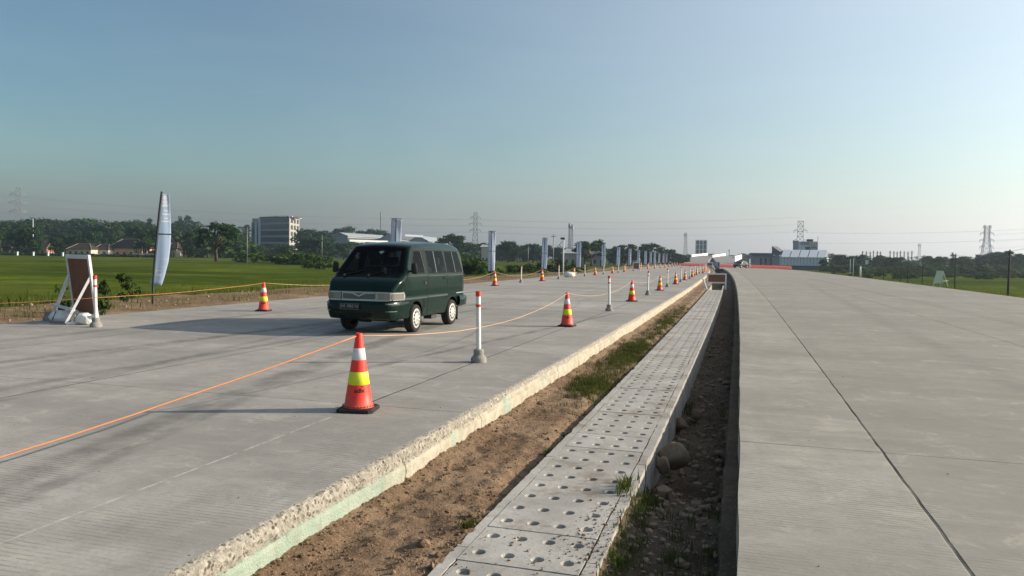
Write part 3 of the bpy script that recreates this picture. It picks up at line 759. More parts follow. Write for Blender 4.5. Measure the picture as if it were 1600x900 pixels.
# ------------------------------------------------------------------ traffic cones, delineator posts, twine
def cone_proto():
    root = empty('traffic_cone', (0, 0, 0))
    def rad(z): return .031 + (.143 - .031) * (.80 - z) / (.80 - .06)
    mb = MB(); S = .185; c = .035
    prof = [(S, .0), (S, .028), (S - .012, .040)]
    oc = lambda s: [(s - c, -s), (s, -s + c), (s, s - c), (s - c, s), (-s + c, s), (-s, s - c), (-s, -s + c), (-s + c, -s)]
    vs = [(x, y, z) for s, z in prof for x, y in oc(s)]
    mb.add(vs, [(i * 8 + k, i * 8 + (k + 1) % 8, (i + 1) * 8 + (k + 1) % 8, (i + 1) * 8 + k) for i in range(2) for k in range(8)] + [tuple(range(7, -1, -1)), tuple(range(16, 24))])
    mb.build('base', M['black_rubber'], root)
    mb = MB(); mb.lathe([(.158, .041), (.160, .052), (.150, .066)] + [(rad(z), z) for z in (.075, .2, .4, .6, .78, .795)] + [(.024, .80), (.022, .77)], 28, cap=False)
    mb.build('cone_body', M['cone_red'], root, smooth=True)
    mb = MB()
    for k in range(28):
        a = 2 * pi * k / 28; mb.box(-.006, .006, -.002, .003, .054, .063, Matrix.Rotation(a, 4, 'Z') @ Matrix.Translation((0, -.161, 0)))
    tag(mb.build('base_slots', M['ink'], root), kind='stuff')
    for nm, m, za, zb in (('reflective_sleeve', 'cone_white', .525, .645), ('reflective_sleeve', 'cone_lime', .275, .405)):
        mb = MB(); mb.lathe([(rad(za) + .0005, za), (rad(za) + .0025, za + .002), (rad(zb) + .0025, zb - .002), (rad(zb) + .0005, zb)], 28, cap=False)
        mb.build(nm, M[m], root, smooth=True)
    vs, fs = text_mesh('adhi', .062); mb = MB()
    out = []
    for v in vs:
        z = .222 + v.y; r = rad(z) + .002; a = -pi / 2 + .36 + v.x * 1.05 / r
        out.append((r * cos(a), r * sin(a), z))
    mb.add(out, fs)
    for k in range(6):
        a0 = -pi / 2 + k * .12
        z = .262; r = rad(z) + .002
        if k in (4, 5): mb.add([(r * cos(a0 + q * .10), r * sin(a0 + q * .10), z + zz) for q, zz in ((0, -.008), (1, -.004), (1, .006), (0, .002))], [(0, 1, 2, 3)])
    mb.build('lettering', M['ink'], root)
    return root
def post_proto():
    root = empty('delineator_post', (0, 0, 0))
    mb = MB(); mb.lathe([(.118, 0), (.120, .055), (.112, .075), (.085, .105), (.078, .112), (.078, .185), (.066, .20), (.04, .203)], 20)
    o = mb.build('base', M['grey_concrete'], root); smooth_by_angle(o)
    mb = MB(); mb.lathe([(.036, .18), (.035, 1.06), (.03, 1.07)], 16); o = mb.build('pole', M['white_pvc'], root); smooth_by_angle(o)
    for a, b, r in ((1.0, 1.078, .0415), (.84, .88, .0395)):
        mb = MB(); mb.lathe([(r, a), (r, b)], 16); o = mb.build('red_band', M['red_tape'], root); smooth_by_angle(o)
    return root
CONE, POST = cone_proto(), post_proto()
used = set()
def put(proto, p, rz, lab, cat, group):
    o = proto if proto.name not in used else copy_tree(proto)
    used.add(proto.name); o.location = p; o.rotation_euler.z = rz
    for k in ('label', 'category', 'group'):
        if k in o: del o[k]
    return tag(o, lab, cat, group)
def face(p, extra=0.0): return math.atan2(p.x, -p.y) * -1 + extra if False else math.atan2(p.y, p.x) - pi / 2 + extra
random.seed(51)
rope_near, rope_far = [], []
near_px = [(560, 641), (886, 510), (987, 471), (1030.6, 454), (1055.5, 444), (1070, 437.5), (1081.5, 433), (1088.5, 429.5)]
cones = [G(*p) for p in near_px]
yy = cones[-1].y
while yy < 165:
    yy += 10.8; cones.append(rd(-3.2, yy))
for i, p in enumerate(cones):
    lab = ('nearest traffic cone, large red with white and lime bands and dark lettering' if i == 0 else
           f'{ORD[i]} red traffic cone from the camera in the row along the median slab edge')
    o = put(CONE, p, face(p, R(-16) if i == 0 else random.uniform(-.6, .6)), lab, 'traffic cone', 'traffic cones in the row beside the median')
    if i: o.rotation_euler.x = random.uniform(-.02, .02); o.rotation_euler.y = random.uniform(-.025, .025)
    rope_near.append(p + Vector((0, 0, .775)))
far_px = [(412, 486), None, (773, 446.5), (847, 439), (897, 433), (930, 430), (957, 427)]
fc = [G(*p) if p else None for p in far_px]; fc[1] = (fc[0] + fc[2]) / 2
yy = fc[-1].y
while yy < 205:
    yy += 10.6; fc.append(rd(-12.6 + max(0, min(1, (yy - 120) / 90)) * 3.0, yy))
for i, p in enumerate(fc):
    lab = ('red traffic cone standing alone on the slab left of the green van' if i == 0 else 'traffic cone hidden behind the green van' if i == 1 else
           'red traffic cone just right of the van rear, in front of a banner' if i == 2 else f'{ORD[i - 2]} traffic cone beyond the van in the row below the blue banners')
    if i == 1: lab = 'red traffic cone of the banner side row standing behind the green van'
    put(CONE, p, face(p, random.uniform(-.6, .6)), lab, 'traffic cone', 'traffic cones in the row below the banners')
    rope_far.append(p + Vector((0, 0, .775)))
post_px = [(748, 566), (952, 486), (1012, 461), (1042.6, 448.4), (1063.7, 440.5), (1078, 435.5), (1085.5, 431.2), (1093, 427.5)]
pp = [G(*p) for p in post_px]; yy = pp[-1].y
while yy < 150:
    yy += 10.8; pp.append(rd(-3.3, yy))
for i, p in enumerate(pp):
    lab = ('nearest white delineator post with two red bands on a concrete foot' if i == 0 else f'{ORD[i]} white delineator post from the camera in the row along the median slab edge')
    o = put(POST, p, random.uniform(0, 6), lab, 'delineator post', 'delineator posts in the row beside the median')
    if i == 0:
        o.rotation_euler = (0, 0, 0); o.rotation_euler = (R(0), R(-1.2), 0)
    else: o.rotation_euler.x = random.uniform(-.02, .02)
fp = [G(814, 441.5), G(873, 436), G(914, 431.6), G(943, 428.8), G(966, 426)]; yy = fp[-1].y
while yy < 195:
    yy += 10.6; fp.append(rd(-13.0 + max(0, min(1, (yy - 120) / 90)) * 3.0, yy))
for i, p in enumerate(fp):
    o = put(POST, p, 0, f'{ORD[i]} white delineator post right of the van in the row below the banners', 'delineator post', 'delineator posts in the row below the banners')
    o.rotation_euler.x = random.uniform(-.02, .02); o.rotation_euler.y = random.uniform(-.03, .03)
pl = G(150, 511)
o = put(POST, pl, 0, 'white delineator post standing against the brown backed sign board at left', 'delineator post', 'delineator posts in the row below the banners')
pl2 = D(76, 17.4, 0)

def twine(pts, sags, label, rad=.006, mat=None, name='twine'):
    out = []
    for (a, b), s in zip(zip(pts, pts[1:]), sags):
        for k in range(14):
            t = k / 14; p = a.lerp(b, t); p.z -= s * 4 * t * (1 - t); p.z += .006 * fbm(p.x * 2, p.y * 2); out.append(p)
    out.append(pts[-1])
    mb = MB(); mb.tube(out, rad, 5)
    return tag(mb.build(name, mat or ORANGE_ROPE, smooth=True), label, 'twine')
a = rh * -3.75 + fh * 4.95 + zh * .10
twine([a, rope_near[0]], [.03], 'orange twine running from the nearest cone down to the left edge of the photo', .0075)
twine(rope_near[:12], [.27, .25, .2, .2, .2, .2, .2, .2, .2, .2, .2], 'orange twine strung from cone to cone beside the median', .0045, plain('faded peach twine', (.62, .38, .24), .7, .2, 0, .2, 20))
fl = pl + Vector((.04, 0, .62)); p0 = D(-40, 15.2, .50)
twine([p0, fl, rope_far[0]], [.02, .05], 'orange twine from the left photo edge past the sign board to the lone cone', .0055)
M['twine_yellow'] = plain('sun faded yellow twine', (.52, .36, .17), .7, .2, 0, .2, 20)
twine(rope_far[:14], [.2, .32] + [.32] * 12, 'faded yellow twine sagging between the cones below the banners', .0055, M['twine_yellow'])

# ------------------------------------------------------------------ green van
def lerpk(kn, v):
    if v <= kn[0][0]: return kn[0][1]
    for (a, x), (b, y_) in zip(kn, kn[1:]):
        if v <= b: return x + (y_ - x) * (v - a) / (b - a)
    return kn[-1][1]
def smk(kn, v):                                                # smooth (Catmull-Rom) through the knots
    if v <= kn[0][0]: return kn[0][1]
    if v >= kn[-1][0]: return kn[-1][1]
    for i in range(len(kn) - 1):
        (a, x), (b, y_) = kn[i], kn[i + 1]
        if v <= b:
            t = (v - a) / (b - a)
            m0 = (y_ - kn[i - 1][1]) / (b - kn[i - 1][0]) if i else (y_ - x) / (b - a)
            m1 = (kn[i + 2][1] - x) / (kn[i + 2][0] - a) if i + 2 < len(kn) else (y_ - x) / (b - a)
            m0 *= (b - a); m1 *= (b - a)
            return (2 * t**3 - 3 * t * t + 1) * x + (t**3 - 2 * t * t + t) * m0 + (-2 * t**3 + 3 * t * t) * y_ + (t**3 - t * t) * m1
TOP = [(-.62, .84), (-.605, .90), (-.57, .955), (-.48, 1.05), (-.345, 1.165), (-.135, 1.445), (.09, 1.745), (.19, 1.805), (.38, 1.845), (.8, 1.872), (1.4, 1.89), (2.2, 1.885), (2.55, 1.865), (2.75, 1.82), (2.86, 1.74), (2.93, 1.5), (2.98, 1.0)]
HW = [(.28, .735), (.45, .765), (.66, .780), (.71, .786), (.735, .778), (.9, .782), (1.2, .772), (1.26, .758), (1.5, .710), (1.74, .655), (1.92, .60)]
PLAN = [(-.62, .84), (-.605, .885), (-.57, .925), (-.50, .962), (-.40, .985), (-.2, 1.0), (2.3, 1.0), (2.75, .985), (2.9, .955), (2.98, .89)]
WC, AX, WR = .29, (0.0, 2.07), .365
def side_x(t, z): return lerpk(HW, z) * lerpk(PLAN, t)
def top_z(t): return lerpk(TOP, t) if t < -.3 or t > 2.6 else smk(TOP, t)
def bot_z(t):
    z = .36 if t < -.36 else .40 if t > 2.38 else .31
    for a in AX:
        d = abs(t - a)
        if d < WR: z = max(z, WC + math.sqrt(WR * WR - d * d))
    return z
def van_paint():
    t = NT('dark green van paint'); o = t.obj(); z = t.sep(o)[2]
    f = t.noise(o, 3, 4)
    c = t.mix(f, (.0015, .012, .009), (.003, .017, .012))
    dust = t.math('MULTIPLY', t.step(t.noise(o, 5, 5, .7), .35, .75), t.step(z, .75, .30))
    c = t.mix(t.math('MULTIPLY', dust, .10), c, (.10, .09, .075))
    t.done(c, t.math('ADD', .20, t.math('MULTIPLY', dust, .15)), .18); t.b.inputs['Coat Weight'].default_value = .15; t.b.inputs['Coat Roughness'].default_value = .08
    return t.m
M['van'] = van_paint()
M['van_trim'] = plain('dull green moulding', (.03, .045, .04), .45, .4)
M['seam'] = plain('black rubber seam', (.006, .006, .006), .7, .2)
M['screen'] = plain('dark windscreen glass', (.004, .005, .006), .05, .5)
M['side_glass'] = plain('tinted side glass', (.012, .016, .018), .05, .30)
def car_glass(name, tr):
    t = NT(name); t.b.inputs['Base Color'].default_value = (.01, .012, .012, 1); t.b.inputs['Roughness'].default_value = .04; t.b.inputs['Specular IOR Level'].default_value = .5
    tp = t.n('ShaderNodeBsdfTransparent'); tp.inputs[0].default_value = (*tr, 1); lw = t.n('ShaderNodeLayerWeight'); lw.inputs[0].default_value = .35
    mx = t.n('ShaderNodeMixShader'); t.link(t.math('ADD', t.math('MULTIPLY', lw.outputs['Fresnel'], .5), .18), mx.inputs[0])
    t.link(tp.outputs[0], mx.inputs[1]); t.link(t.b.outputs[0], mx.inputs[2]); t.link(mx.outputs[0], t.out.inputs['Surface']); return t.m
M['side_glass'] = car_glass('tinted side glass', (.50, .56, .56)); M['screen'] = car_glass('dark windscreen glass', (.24, .27, .27))
M['seat'] = plain('grey seat cloth', (.10, .10, .105), .9, .1, 0, .2, 8); M['dash'] = plain('dark dashboard', (.02, .02, .02), .7, .3)
GLASS = []
def cut_windows(o, m):
    bm = bmesh.new(); bm.from_mesh(o.data); kill = []
    for f in bm.faces:
        c = f.calc_center_median()
        for (a0, a1, za), (b0, b1, zb) in GLASS:
            v = (c.z - za) / (zb - za)
            if abs(c.x) > .5 and m / 2 < c.z - za and c.z < zb - m / 2 and a0 + (b0 - a0) * v + m < c.y < a1 + (b1 - a1) * v - m: kill.append(f); break
        else:
            if m > .02 and f.normal.z > .25 and -.322 < c.y < .068 and abs(c.x) < side_x(c.y, c.z) - .13: kill.append(f)
    bmesh.ops.delete(bm, geom=kill, context='FACES'); bm.to_mesh(o.data); bm.free()
M['chrome'] = plain('dull chrome', (.42, .46, .46), .32, .5, .6, .1, 20)
M['lamp'] = plain('headlight glass', (.22, .26, .26), .12, .6, .5, .2, 25)
M['grille'] = plain('grey grille mesh', (.10, .12, .12), .5, .4, .2, .25, 30)
M['tyre'] = plain('dusty tyre', (.028, .026, .024), .85, .2, 0, .3, 10)
M['hub'] = plain('silver hub cap', (.50, .50, .48), .4, .5, .2, .1, 6)
M['plate_black'] = plain('black number plate', (.012, .013, .012), .5, .3)
M['plate_white'] = plain('white plate figures', (.22, .24, .23), .5, .3)
M['amber'] = plain('clear indicator lens', (.16, .155, .14), .2, .5)
M['card'] = plain('pale green card', (.22, .34, .30), .7, .2)
def make_van(loc, rz):
    root = empty('green_van', loc, rz, label='dark green minivan with white hub caps parked on the left concrete carriageway', cat='van')
    mb = MB(); ts = sorted(set([-.62, -.613, -.605, -.59, -.57, -.54, -.50, 2.93, 2.955, 2.98] + [round(-.46 + .03 * k, 3) for k in range(114)] + [a + s * WR * .9999 for a in AX for s in (-1, 1)]))
    ts = [t for t in ts if t <= 2.98]; NSD, NC, NT_ = 20, 6, 5; secs = []
    for t in ts:
        zt, zb = top_z(t), bot_z(t); r = .06 if t < .25 else .11
        r = min(r, (zt - zb) * .4); zs = zt - r; half = []
        for k in range(NSD + 1):
            z = zb + (zs - zb) * k / NSD; half.append((side_x(t, z), z))
        xc = half[-1][0]; sl = (side_x(t, zs) - side_x(t, zs - .05)) / .05
        rx = r * 1.1
        for k in range(1, NC + 1):
            a = pi / 2 * k / NC; half.append((xc - rx * (1 - cos(a)) + sl * r * sin(a) * .3 * (1 - k / NC), zs + r * sin(a)))
        xe = half[-1][0]; crown = .028 if t > -.3 else .015
        for k in range(1, NT_ + 1):
            x = xe * (1 - k / NT_); half.append((x, zt + crown * (1 - (x / xe) ** 2)))
        secs.append([(x, t, z) for x, z in half] + [(-x, t, z) for x, z in half[-2::-1]])
    n = len(secs[0])
    mb.add([p for s in secs for p in s], [(i * n + k, (i + 1) * n + k, (i + 1) * n + k + 1, i * n + k + 1) for i in range(len(secs) - 1) for k in range(n - 1)])
    fi = [(k, n - 1 - k, n - 2 - k, k + 1) for k in range(n // 2)]
    off = (len(secs) - 1) * n
    mb.f += [f for f in fi] + [tuple(reversed([off + q for q in f])) for f in fi]; mb.m += [0] * (2 * len(fi))
    body = mb.build('body', M['van'], root); recalc(body.data); smooth_by_angle(body, 40)
    NX = len(ts)
    # side patches that follow the body
    def patch(name, mat, c, off_, s=1, rnd=.12, par=root, nu=24, nv=24, smooth=True):   # c: bottom t0,t1,z ; top t0,t1,z
        (a0, a1, za), (b0, b1, zb) = c; mb = MB()
        def fn(u, v):
            U, V = 2 * u - 1, 2 * v - 1
            uu = U * math.sqrt(1 - rnd * V * V); vv = V * math.sqrt(1 - rnd * U * U)
            k0 = math.sqrt(1 - rnd); uu = uu if abs(U) < 1 or True else uu
            u2, v2 = (uu + 1) / 2, (vv + 1) / 2
            z = za + (zb - za) * v2; t = (a0 + (b0 - a0) * v2) * (1 - u2) + (a1 + (b1 - a1) * v2) * u2
            return (s * (side_x(t, z) + off_), t, z)
        mb.grid(nu, nv, fn); o = mb.build(name, mat, par, smooth=smooth)
        if s < 0: o.data.flip_normals()
        return o
    for s in (1, -1):
        # doors: a dark gap below, the panel above it
        mb = MB()
        def fg(u, v):
            z = .672 + (1.765 - .672) * v; t0 = lerpk([(.672, -.472), (.90, -.46), (1.10, -.335), (1.24, -.225), (1.45, -.06), (1.72, .135), (1.77, .175)], z); t = t0 + (.600 - t0) * u
            return (s * (side_x(t, z) + .0015), t, z)
        mb.grid(30, 40, fg); o = mb.build('door_gap', M['seam'], root, smooth=True)
        if s < 0: o.data.flip_normals()
        patch('door_gap', M['seam'], ((.366, .60, .315), (.366, .60, .672)), .0015, s, 0, nu=8, nv=20)
        df = patch('front_door', M['van'], ((.365, .588, .325), (.365, .588, .68)), .004, s, .0, nu=4, nv=10)
        mb = MB()
        def fd(u, v):
            z = .68 + (1.755 - .68) * v; t0 = lerpk([(.68, -.455), (.90, -.443), (1.10, -.318), (1.24, -.208), (1.45, -.043), (1.72, .150), (1.77, .19)], z); t = t0 + (.588 - t0) * u
            return (s * (side_x(t, z) + .004), t, z)
        mb.grid(16, 34, fd); o = mb.build('door_panel', M['van'], df, smooth=True)
        if s < 0: o.data.flip_normals()
        patch('door_gap', M['seam'], ((.605, 1.745, .672), (.605, 1.745, 1.76)), .0012, s, .0, nu=40, nv=40)
        patch('door_gap', M['seam'], ((.605, 1.57, .315), (.605, 1.57, .672)), .0012, s, .0, nu=40, nv=20)
        sdn = patch('sliding_door', M['van'], ((.614, 1.56, .325), (.614, 1.56, .68)), .0035, s, .0, nu=14, nv=10)
        mb = MB(); mb.grid(18, 34, lambda u, v: (s * (side_x(.614 + 1.12 * u, .68 + 1.072 * v) + .0035), .614 + 1.12 * u, .68 + 1.072 * v)); o = mb.build('door_panel', M['van'], sdn, smooth=True)
        if s < 0: o.data.flip_normals()
        # windows
        for nm, par, seal, glass in (('front_window', df, ((-.15, .545, 1.215), (.165, .545, 1.715)), ((-.10, .50, 1.235), (.19, .45, 1.695))),
                                     ('side_window', sdn, ((.635, 1.70, 1.205), (.665, 1.66, 1.725)), ((.665, 1.67, 1.225), (.69, 1.635, 1.71))),
                                     ('side_window', root, ((1.77, 2.80, 1.205), (1.78, 2.62, 1.72)), ((1.795, 2.76, 1.225), (1.80, 2.595, 1.705)))):
            o = patch(nm, M['seam'], seal, .0065, s, .03, par, 60, 50); g = patch('pane', M['side_glass'], glass, .009, s, .035, o)
        patch('window_bar', M['chrome'], ((1.085, 1.10, 1.23), (1.085, 1.10, 1.70)), .011, s, 0, sdn, 1, 10)
        patch('window_bar', M['chrome'], ((2.25, 2.262, 1.23), (2.21, 2.222, 1.70)), .011, s, 0, root, 1, 10)
        patch('quarter_bar', M['frame_dark'], ((.455, .475, 1.235), (.405, .425, 1.69)), .012, s, 0, df, 1, 10)
        patch('window_ledge', M['van_trim'], ((-.24, .585, 1.17), (-.24, .585, 1.185)), .008, s, 0, df, 20, 2)
        patch('window_ledge', M['van_trim'], ((.62, 1.73, 1.155), (.62, 1.73, 1.175)), .008, s, 0, sdn, 20, 2)
        patch('window_ledge', M['van_trim'], ((1.76, 2.86, 1.15), (1.76, 2.86, 1.17)), .008, s, 0, root, 20, 2)
        # moulding, handles, vents, fuel flap
        patch('side_moulding', M['van_trim'], ((-.44, .58, .695), (-.44, .58, .725)), .009, s, 0, df, 20, 2)
        patch('side_moulding', M['van_trim'], ((.62, 1.73, .70), (.62, 1.73, .73)), .009, s, 0, sdn, 20, 2)
        patch('side_moulding', M['chrome'], ((2.30, 2.92, .725), (2.30, 2.92, .745)), .007, s, 0, root, 16, 2)
        patch('door_handle', M['black_rubber'], ((.40, .53, .985), (.40, .53, 1.05)), .014, s, .2, df, 6, 4)
        patch('door_handle', M['van'], ((1.50, 1.66, 1.075), (1.50, 1.66, 1.13)), .016, s, .2, sdn, 6, 4)
        patch('door_lock_recess', M['seam'], ((.575, .625, .78), (.575, .625, 1.02)), .0075, s, .1, root, 4, 6)
        patch('door_lock_recess', M['seam'], ((1.735, 1.785, .83), (1.735, 1.785, 1.09)), .0075, s, .1, root, 4, 6)
        for k in range(3): patch('vent_slot', M['seam'], ((.43, .56, .50 + .05 * k), (.43, .56, .527 + .05 * k)), .0085, s, .2, root, 4, 3)
        # mirror
        mb = MB(); mx = side_x(-.30, 1.27)
        mb.bar((s * (mx - .02), -.09, 1.27), (s * (mx + .09), -.14, 1.30), .03); mir = mb.build('mirror', M['black_rubber'], root)
        mb = MB(); c = Vector((s * (mx + .12), -.16, 1.335))
        mb.grid(10, 8, lambda u, v: (c.x + .068 * cos(2 * pi * u) * (abs(sin(pi * v)) ** .35), c.y + .035 * sin(2 * pi * u) * (abs(sin(pi * v)) ** .35), c.z + .115 * -cos(pi * v)))
        mb.build('mirror_shell', M['black_rubber'], mir, smooth=True)
        mb = MB(); mb.box(s * .60 - .17, s * .60 + .17, 2.44, 2.455, .09, .40); mb.build('mud_flap', M['black_rubber'], root)
        mb = MB(); mb.box(s * .55 - .14, s * .55 + .14, .40, .415, .13, .34); mb.build('mud_flap', M['black_rubber'], root)
    GLASS[:] = [((-.10, .50, 1.235), (.19, .45, 1.695)), ((.665, 1.67, 1.225), (.69, 1.635, 1.71)), ((1.795, 2.76, 1.225), (1.80, 2.595, 1.705))]
    for o in root.children_recursive:
        if o.type == 'MESH' and o.name.startswith(('body', 'door_gap', 'door_panel')): cut_windows(o, .03)
        elif o.type == 'MESH' and o.name.startswith(('front_window', 'side_window')): cut_windows(o, .012)
    def cushion(name, x0, x1, y0, y1, z0, z1, rake=0.0, mat=None):
        mb = MB(); mb.grid(10, 8, lambda u, v: (lambda a, b: ((x0 + x1) / 2 + (x1 - x0) / 2 * math.copysign(abs(cos(a)) ** .35, cos(a)) * abs(sin(b)) ** .3, (y0 + y1) / 2 + (y1 - y0) / 2 * math.copysign(abs(sin(a)) ** .35, sin(a)) * abs(sin(b)) ** .3 + rake * (v - .5), (z0 + z1) / 2 - (z1 - z0) / 2 * math.copysign(abs(cos(b)) ** .35, cos(b))))(2 * pi * u, pi * v))
        return mb.build(name, mat or M['seat'], root, smooth=True)
    for t0, spans in ((.38, ((-.60, -.10), (.10, .60))), (1.12, ((-.62, .0), (.02, .62))), (1.95, ((-.62, .0), (.02, .62)))):
        for x0, x1 in spans:
            st_ = cushion('seat', x0, x1, t0 - .45, t0 + .02, .62, .84)
            for nm, a in (('seat_back', (x0, x1, t0 - .02, t0 + .13, .80, 1.36, .12)), ('headrest', ((x0 + x1) / 2 - .13, (x0 + x1) / 2 + .13, t0 + .06, t0 + .16, 1.38, 1.56))):
                o = cushion(nm, *a); o.parent = st_
    cushion('dashboard', -.66, .66, -.42, -.12, .86, 1.14, 0, M['dash'])
    mb = MB(); q = [Vector((-.35 + .19 * cos(a), -.05 + .09 * sin(a), 1.14 + .17 * sin(a))) for a in [k * pi / 12 for k in range(25)]]; mb.tube(q, .014, 6, False)
    mb.tube([(-.35, -.05, 1.14), (-.35, -.22, 1.02)], .02, 6); mb.build('steering_wheel', M['dash'], root)
    mb = MB(); mb.box(-.66, .66, -.3, 2.85, .62, .645); mb.build('floor', M['dash'], root)
    # windscreen on the raked front
    def screen(name, mat, t0, t1, m, off_, par=root):
        mb = MB()
        def fn(u, v):
            U, V = 2 * u - 1, 2 * v - 1; uu = U * math.sqrt(1 - .04 * V * V); vv = V * math.sqrt(1 - .04 * U * U)
            t = t0 + (t1 - t0) * (vv + 1) / 2; zt = top_z(t); r = .06 if t < .25 else .11
            xe = side_x(t, zt - r) - r * 1.1 + m; x = uu * xe; xq = max(.2, xe - m)
            z = zt + (.028 if t > -.3 else .015) * (1 - min(1.0, abs(x) / xq) ** 2) - (max(0, abs(x) - xq) / .066) ** 2 * .03
            sl = (top_z(t + .01) - top_z(t - .01)) / .02; nn = Vector((0, -sl, 1)).normalized()
            return Vector((x, t, z)) + nn * off_
        mb.grid(48, 40, fn); return mb.build(name, mat, par, smooth=True)
    ws = screen('windscreen_seal', M['seam'], -.372, .122, .005, .006)
    bm = bmesh.new(); bm.from_mesh(ws.data)
    bmesh.ops.delete(bm, geom=[f for f in bm.faces if -.332 < f.calc_center_median().y < .078 and abs(f.calc_center_median().x) < side_x(f.calc_center_median().y, f.calc_center_median().z) - .125], context='FACES'); bm.to_mesh(ws.data); bm.free()
    screen('windscreen', M['screen'], -.352, .098, -.020, .011, ws)
    mb = MB()
    for x0, x1 in ((-.50, .02), (.02, .50)):
        mb.bar((x0, -.36, top_z(-.36) + .035), (x1 - .08, -.27, top_z(-.27) + .052), .014); mb.bar((x0, -.38, top_z(-.38) + .03), (x0, -.35, top_z(-.35) + .04), .03)
    mb.build('wiper', M['black_rubber'], root)
    mb = MB(); c = Vector((.07, .0, top_z(.0) + .046)); ux = Vector((1, 0, 0)); uy = Vector((0, .7, .72))
    mb.add([c + ux * a + uy * b for a, b in ((-.055, -.02), (.01, -.075), (.06, -.01), (-.01, .065))], [(0, 1, 2, 3)]); mb.build('hanging_card', M['card'], root)
    # front panel pieces: x along the front, wrapped round the corner
    FR = [(0, -.62), (.55, -.62), (.655, -.605), (.70, -.57), (.74, -.50), (.765, -.40), (.78, -.25)]
    def front(x): return lerpk(FR, abs(x))
    def fpatch(name, mat, x0, x1, z0, z1, off_, par=root, nu=48, nv=6, rnd=.05):
        mb = MB()
        def fn(u, v):
            U, V = 2 * u - 1, 2 * v - 1; uu = U * math.sqrt(1 - rnd * V * V); vv = V * math.sqrt(1 - rnd * U * U)
            x = x0 + (x1 - x0) * (uu + 1) / 2; z = z0 + (z1 - z0) * (vv + 1) / 2; e = .004
            d = Vector((2 * e, front(x + e) - front(x - e))).normalized()
            return (x + d.y * off_ , front(x) - d.x * off_, z)
        mb.grid(nu, nv, fn); return mb.build(name, mat, par, smooth=True)
    fpatch('front_trim', M['chrome'], -.765, .765, .682, .705, .012, nu=50)
    fpatch('front_trim', M['chrome'], -.765, .765, .848, .866, .010, nu=50)
    gr = fpatch('grille', M['chrome'], -.385, .385, .70, .852, .010)
    fpatch('grille_mesh', M['grille'], -.355, .355, .716, .836, .016, gr)
    mb = MB()
    for s in (1, -1):
        mb.bar((0, -.642, .775), (s * .13, -.642, .832), .012, .026); mb.bar((s * .13, -.642, .832), (s * .36, -.642, .842), .012, .02)
    mb.build('grille_emblem', M['chrome'], gr)
    for s in (1, -1):
        xa, xb = (.395, .765) if s > 0 else (-.765, -.395)
        hl = fpatch('headlight', M['chrome'], xa, xb, .698, .854, .022)
        fpatch('headlight_lens', M['lamp'], .415 * s if s > 0 else -.66, .66 if s > 0 else -.415, .715, .838, .028, hl)
        fpatch('indicator', M['amber'], .675 if s > 0 else -.76, .76 if s > 0 else -.675, .715, .838, .030, hl)
    # bumpers
    def bumper(name, zp, par=root, mat=M['van']):
        mb = MB(); xs_ = [-.770 + 1.540 * k / 60 for k in range(61)]
        def pt(x, o, z):
            e = .004; d = Vector((2 * e, front(x + e) - front(x - e))).normalized(); return (x + d.y * o, front(x) - d.x * o, z)
        vs = [pt(x, o, z) for x in xs_ for o, z in zp]; n = len(zp)
        mb.add(vs, [(i * n + k, (i + 1) * n + k, (i + 1) * n + k + 1, i * n + k + 1) for i in range(60) for k in range(n - 1)])
        o = mb.build(name, mat, par); recalc(o.data); smooth_by_angle(o, 50); return o
    fb = bumper('front_bumper', [(-.06, .30), (-.005, .315), (.012, .35), (.030, .45), (.030, .475), (.040, .50), (.046, .58), (.042, .64), (.03, .668), (-.02, .676)])
    for s in (1, -1):  # pale corner strips: lamps that also stand in for highlight lines
        fpatch('bumper_lamp_glint', M['amber'], .60 * s if s > 0 else -.735, .735 if s > 0 else -.60, .618, .646, .052, fb, 8, 2)
        fpatch('bumper_lamp_glint', M['lamp'], .60 * s if s > 0 else -.72, .72 if s > 0 else -.60, .475, .492, .043, fb, 8, 2)
    fpatch('air_intake', M['seam'], -.30, .30, .37, .43, .036, fb)
    rbm = MB()
    for s in (1, -1):
        pass
    prof = [(.0, .42), (.045, .43), (.06, .52), (.06, .62), (.03, .66), (.0, .665)]; path = [(.775, 2.42), (.782, 2.7), (.765, 2.88), (.70, 2.985), (0, 3.0), (-.70, 2.985), (-.765, 2.88), (-.782, 2.7), (-.775, 2.42)]
    vs = []
    for i, (x, t) in enumerate(path):
        a, b = Vector(path[max(0, i - 1)]), Vector(path[min(len(path) - 1, i + 1)]); d = (b - a).normalized(); nn = Vector((d.y, -d.x))
        vs += [(x + nn.x * o, t + nn.y * o, z) for o, z in prof]
    n = len(prof); rbm.add(vs, [(i * n + k, (i + 1) * n + k, (i + 1) * n + k + 1, i * n + k + 1) for i in range(len(path) - 1) for k in range(n - 1)])
    o = rbm.build('rear_bumper', M['van'], root); recalc(o.data); smooth_by_angle(o, 50)
    # number plate
    mb = MB(); mb.box(-.36, .06, -.682, -.672, .505, .635); pl_ = mb.build('number_plate', M['plate_black'], root)
    mb = MB(); vs, fs = text_mesh('AA 1862 N', .088); mb.add([(v.x * .92 - .15, -.6845, v.y + .578) for v in vs], fs)
    for x0, x1 in ((-.35, -.345), (.045, .05)): mb.box(x0, x1, -.6845, -.6835, .512, .628)
    mb.box(-.345, .045, -.6845, -.6835, .512, .516); mb.box(-.345, .045, -.6845, -.6835, .624, .628)
    mb.build('plate_figures', M['plate_white'], pl_)
    # underbody boxes, coloured black to give the wheel arches their inner shade
    mb = MB(); mb.box(-.52, .52, -.52, 2.85, .27, .60); mb.box(-.70, .70, .40, 1.60, .30, .62); mb.box(-.70, .70, 2.38, 2.9, .42, .62); mb.box(-.68, .68, -.55, 2.9, .66, .68)
    mb.build('underbody', M['seam'], root)
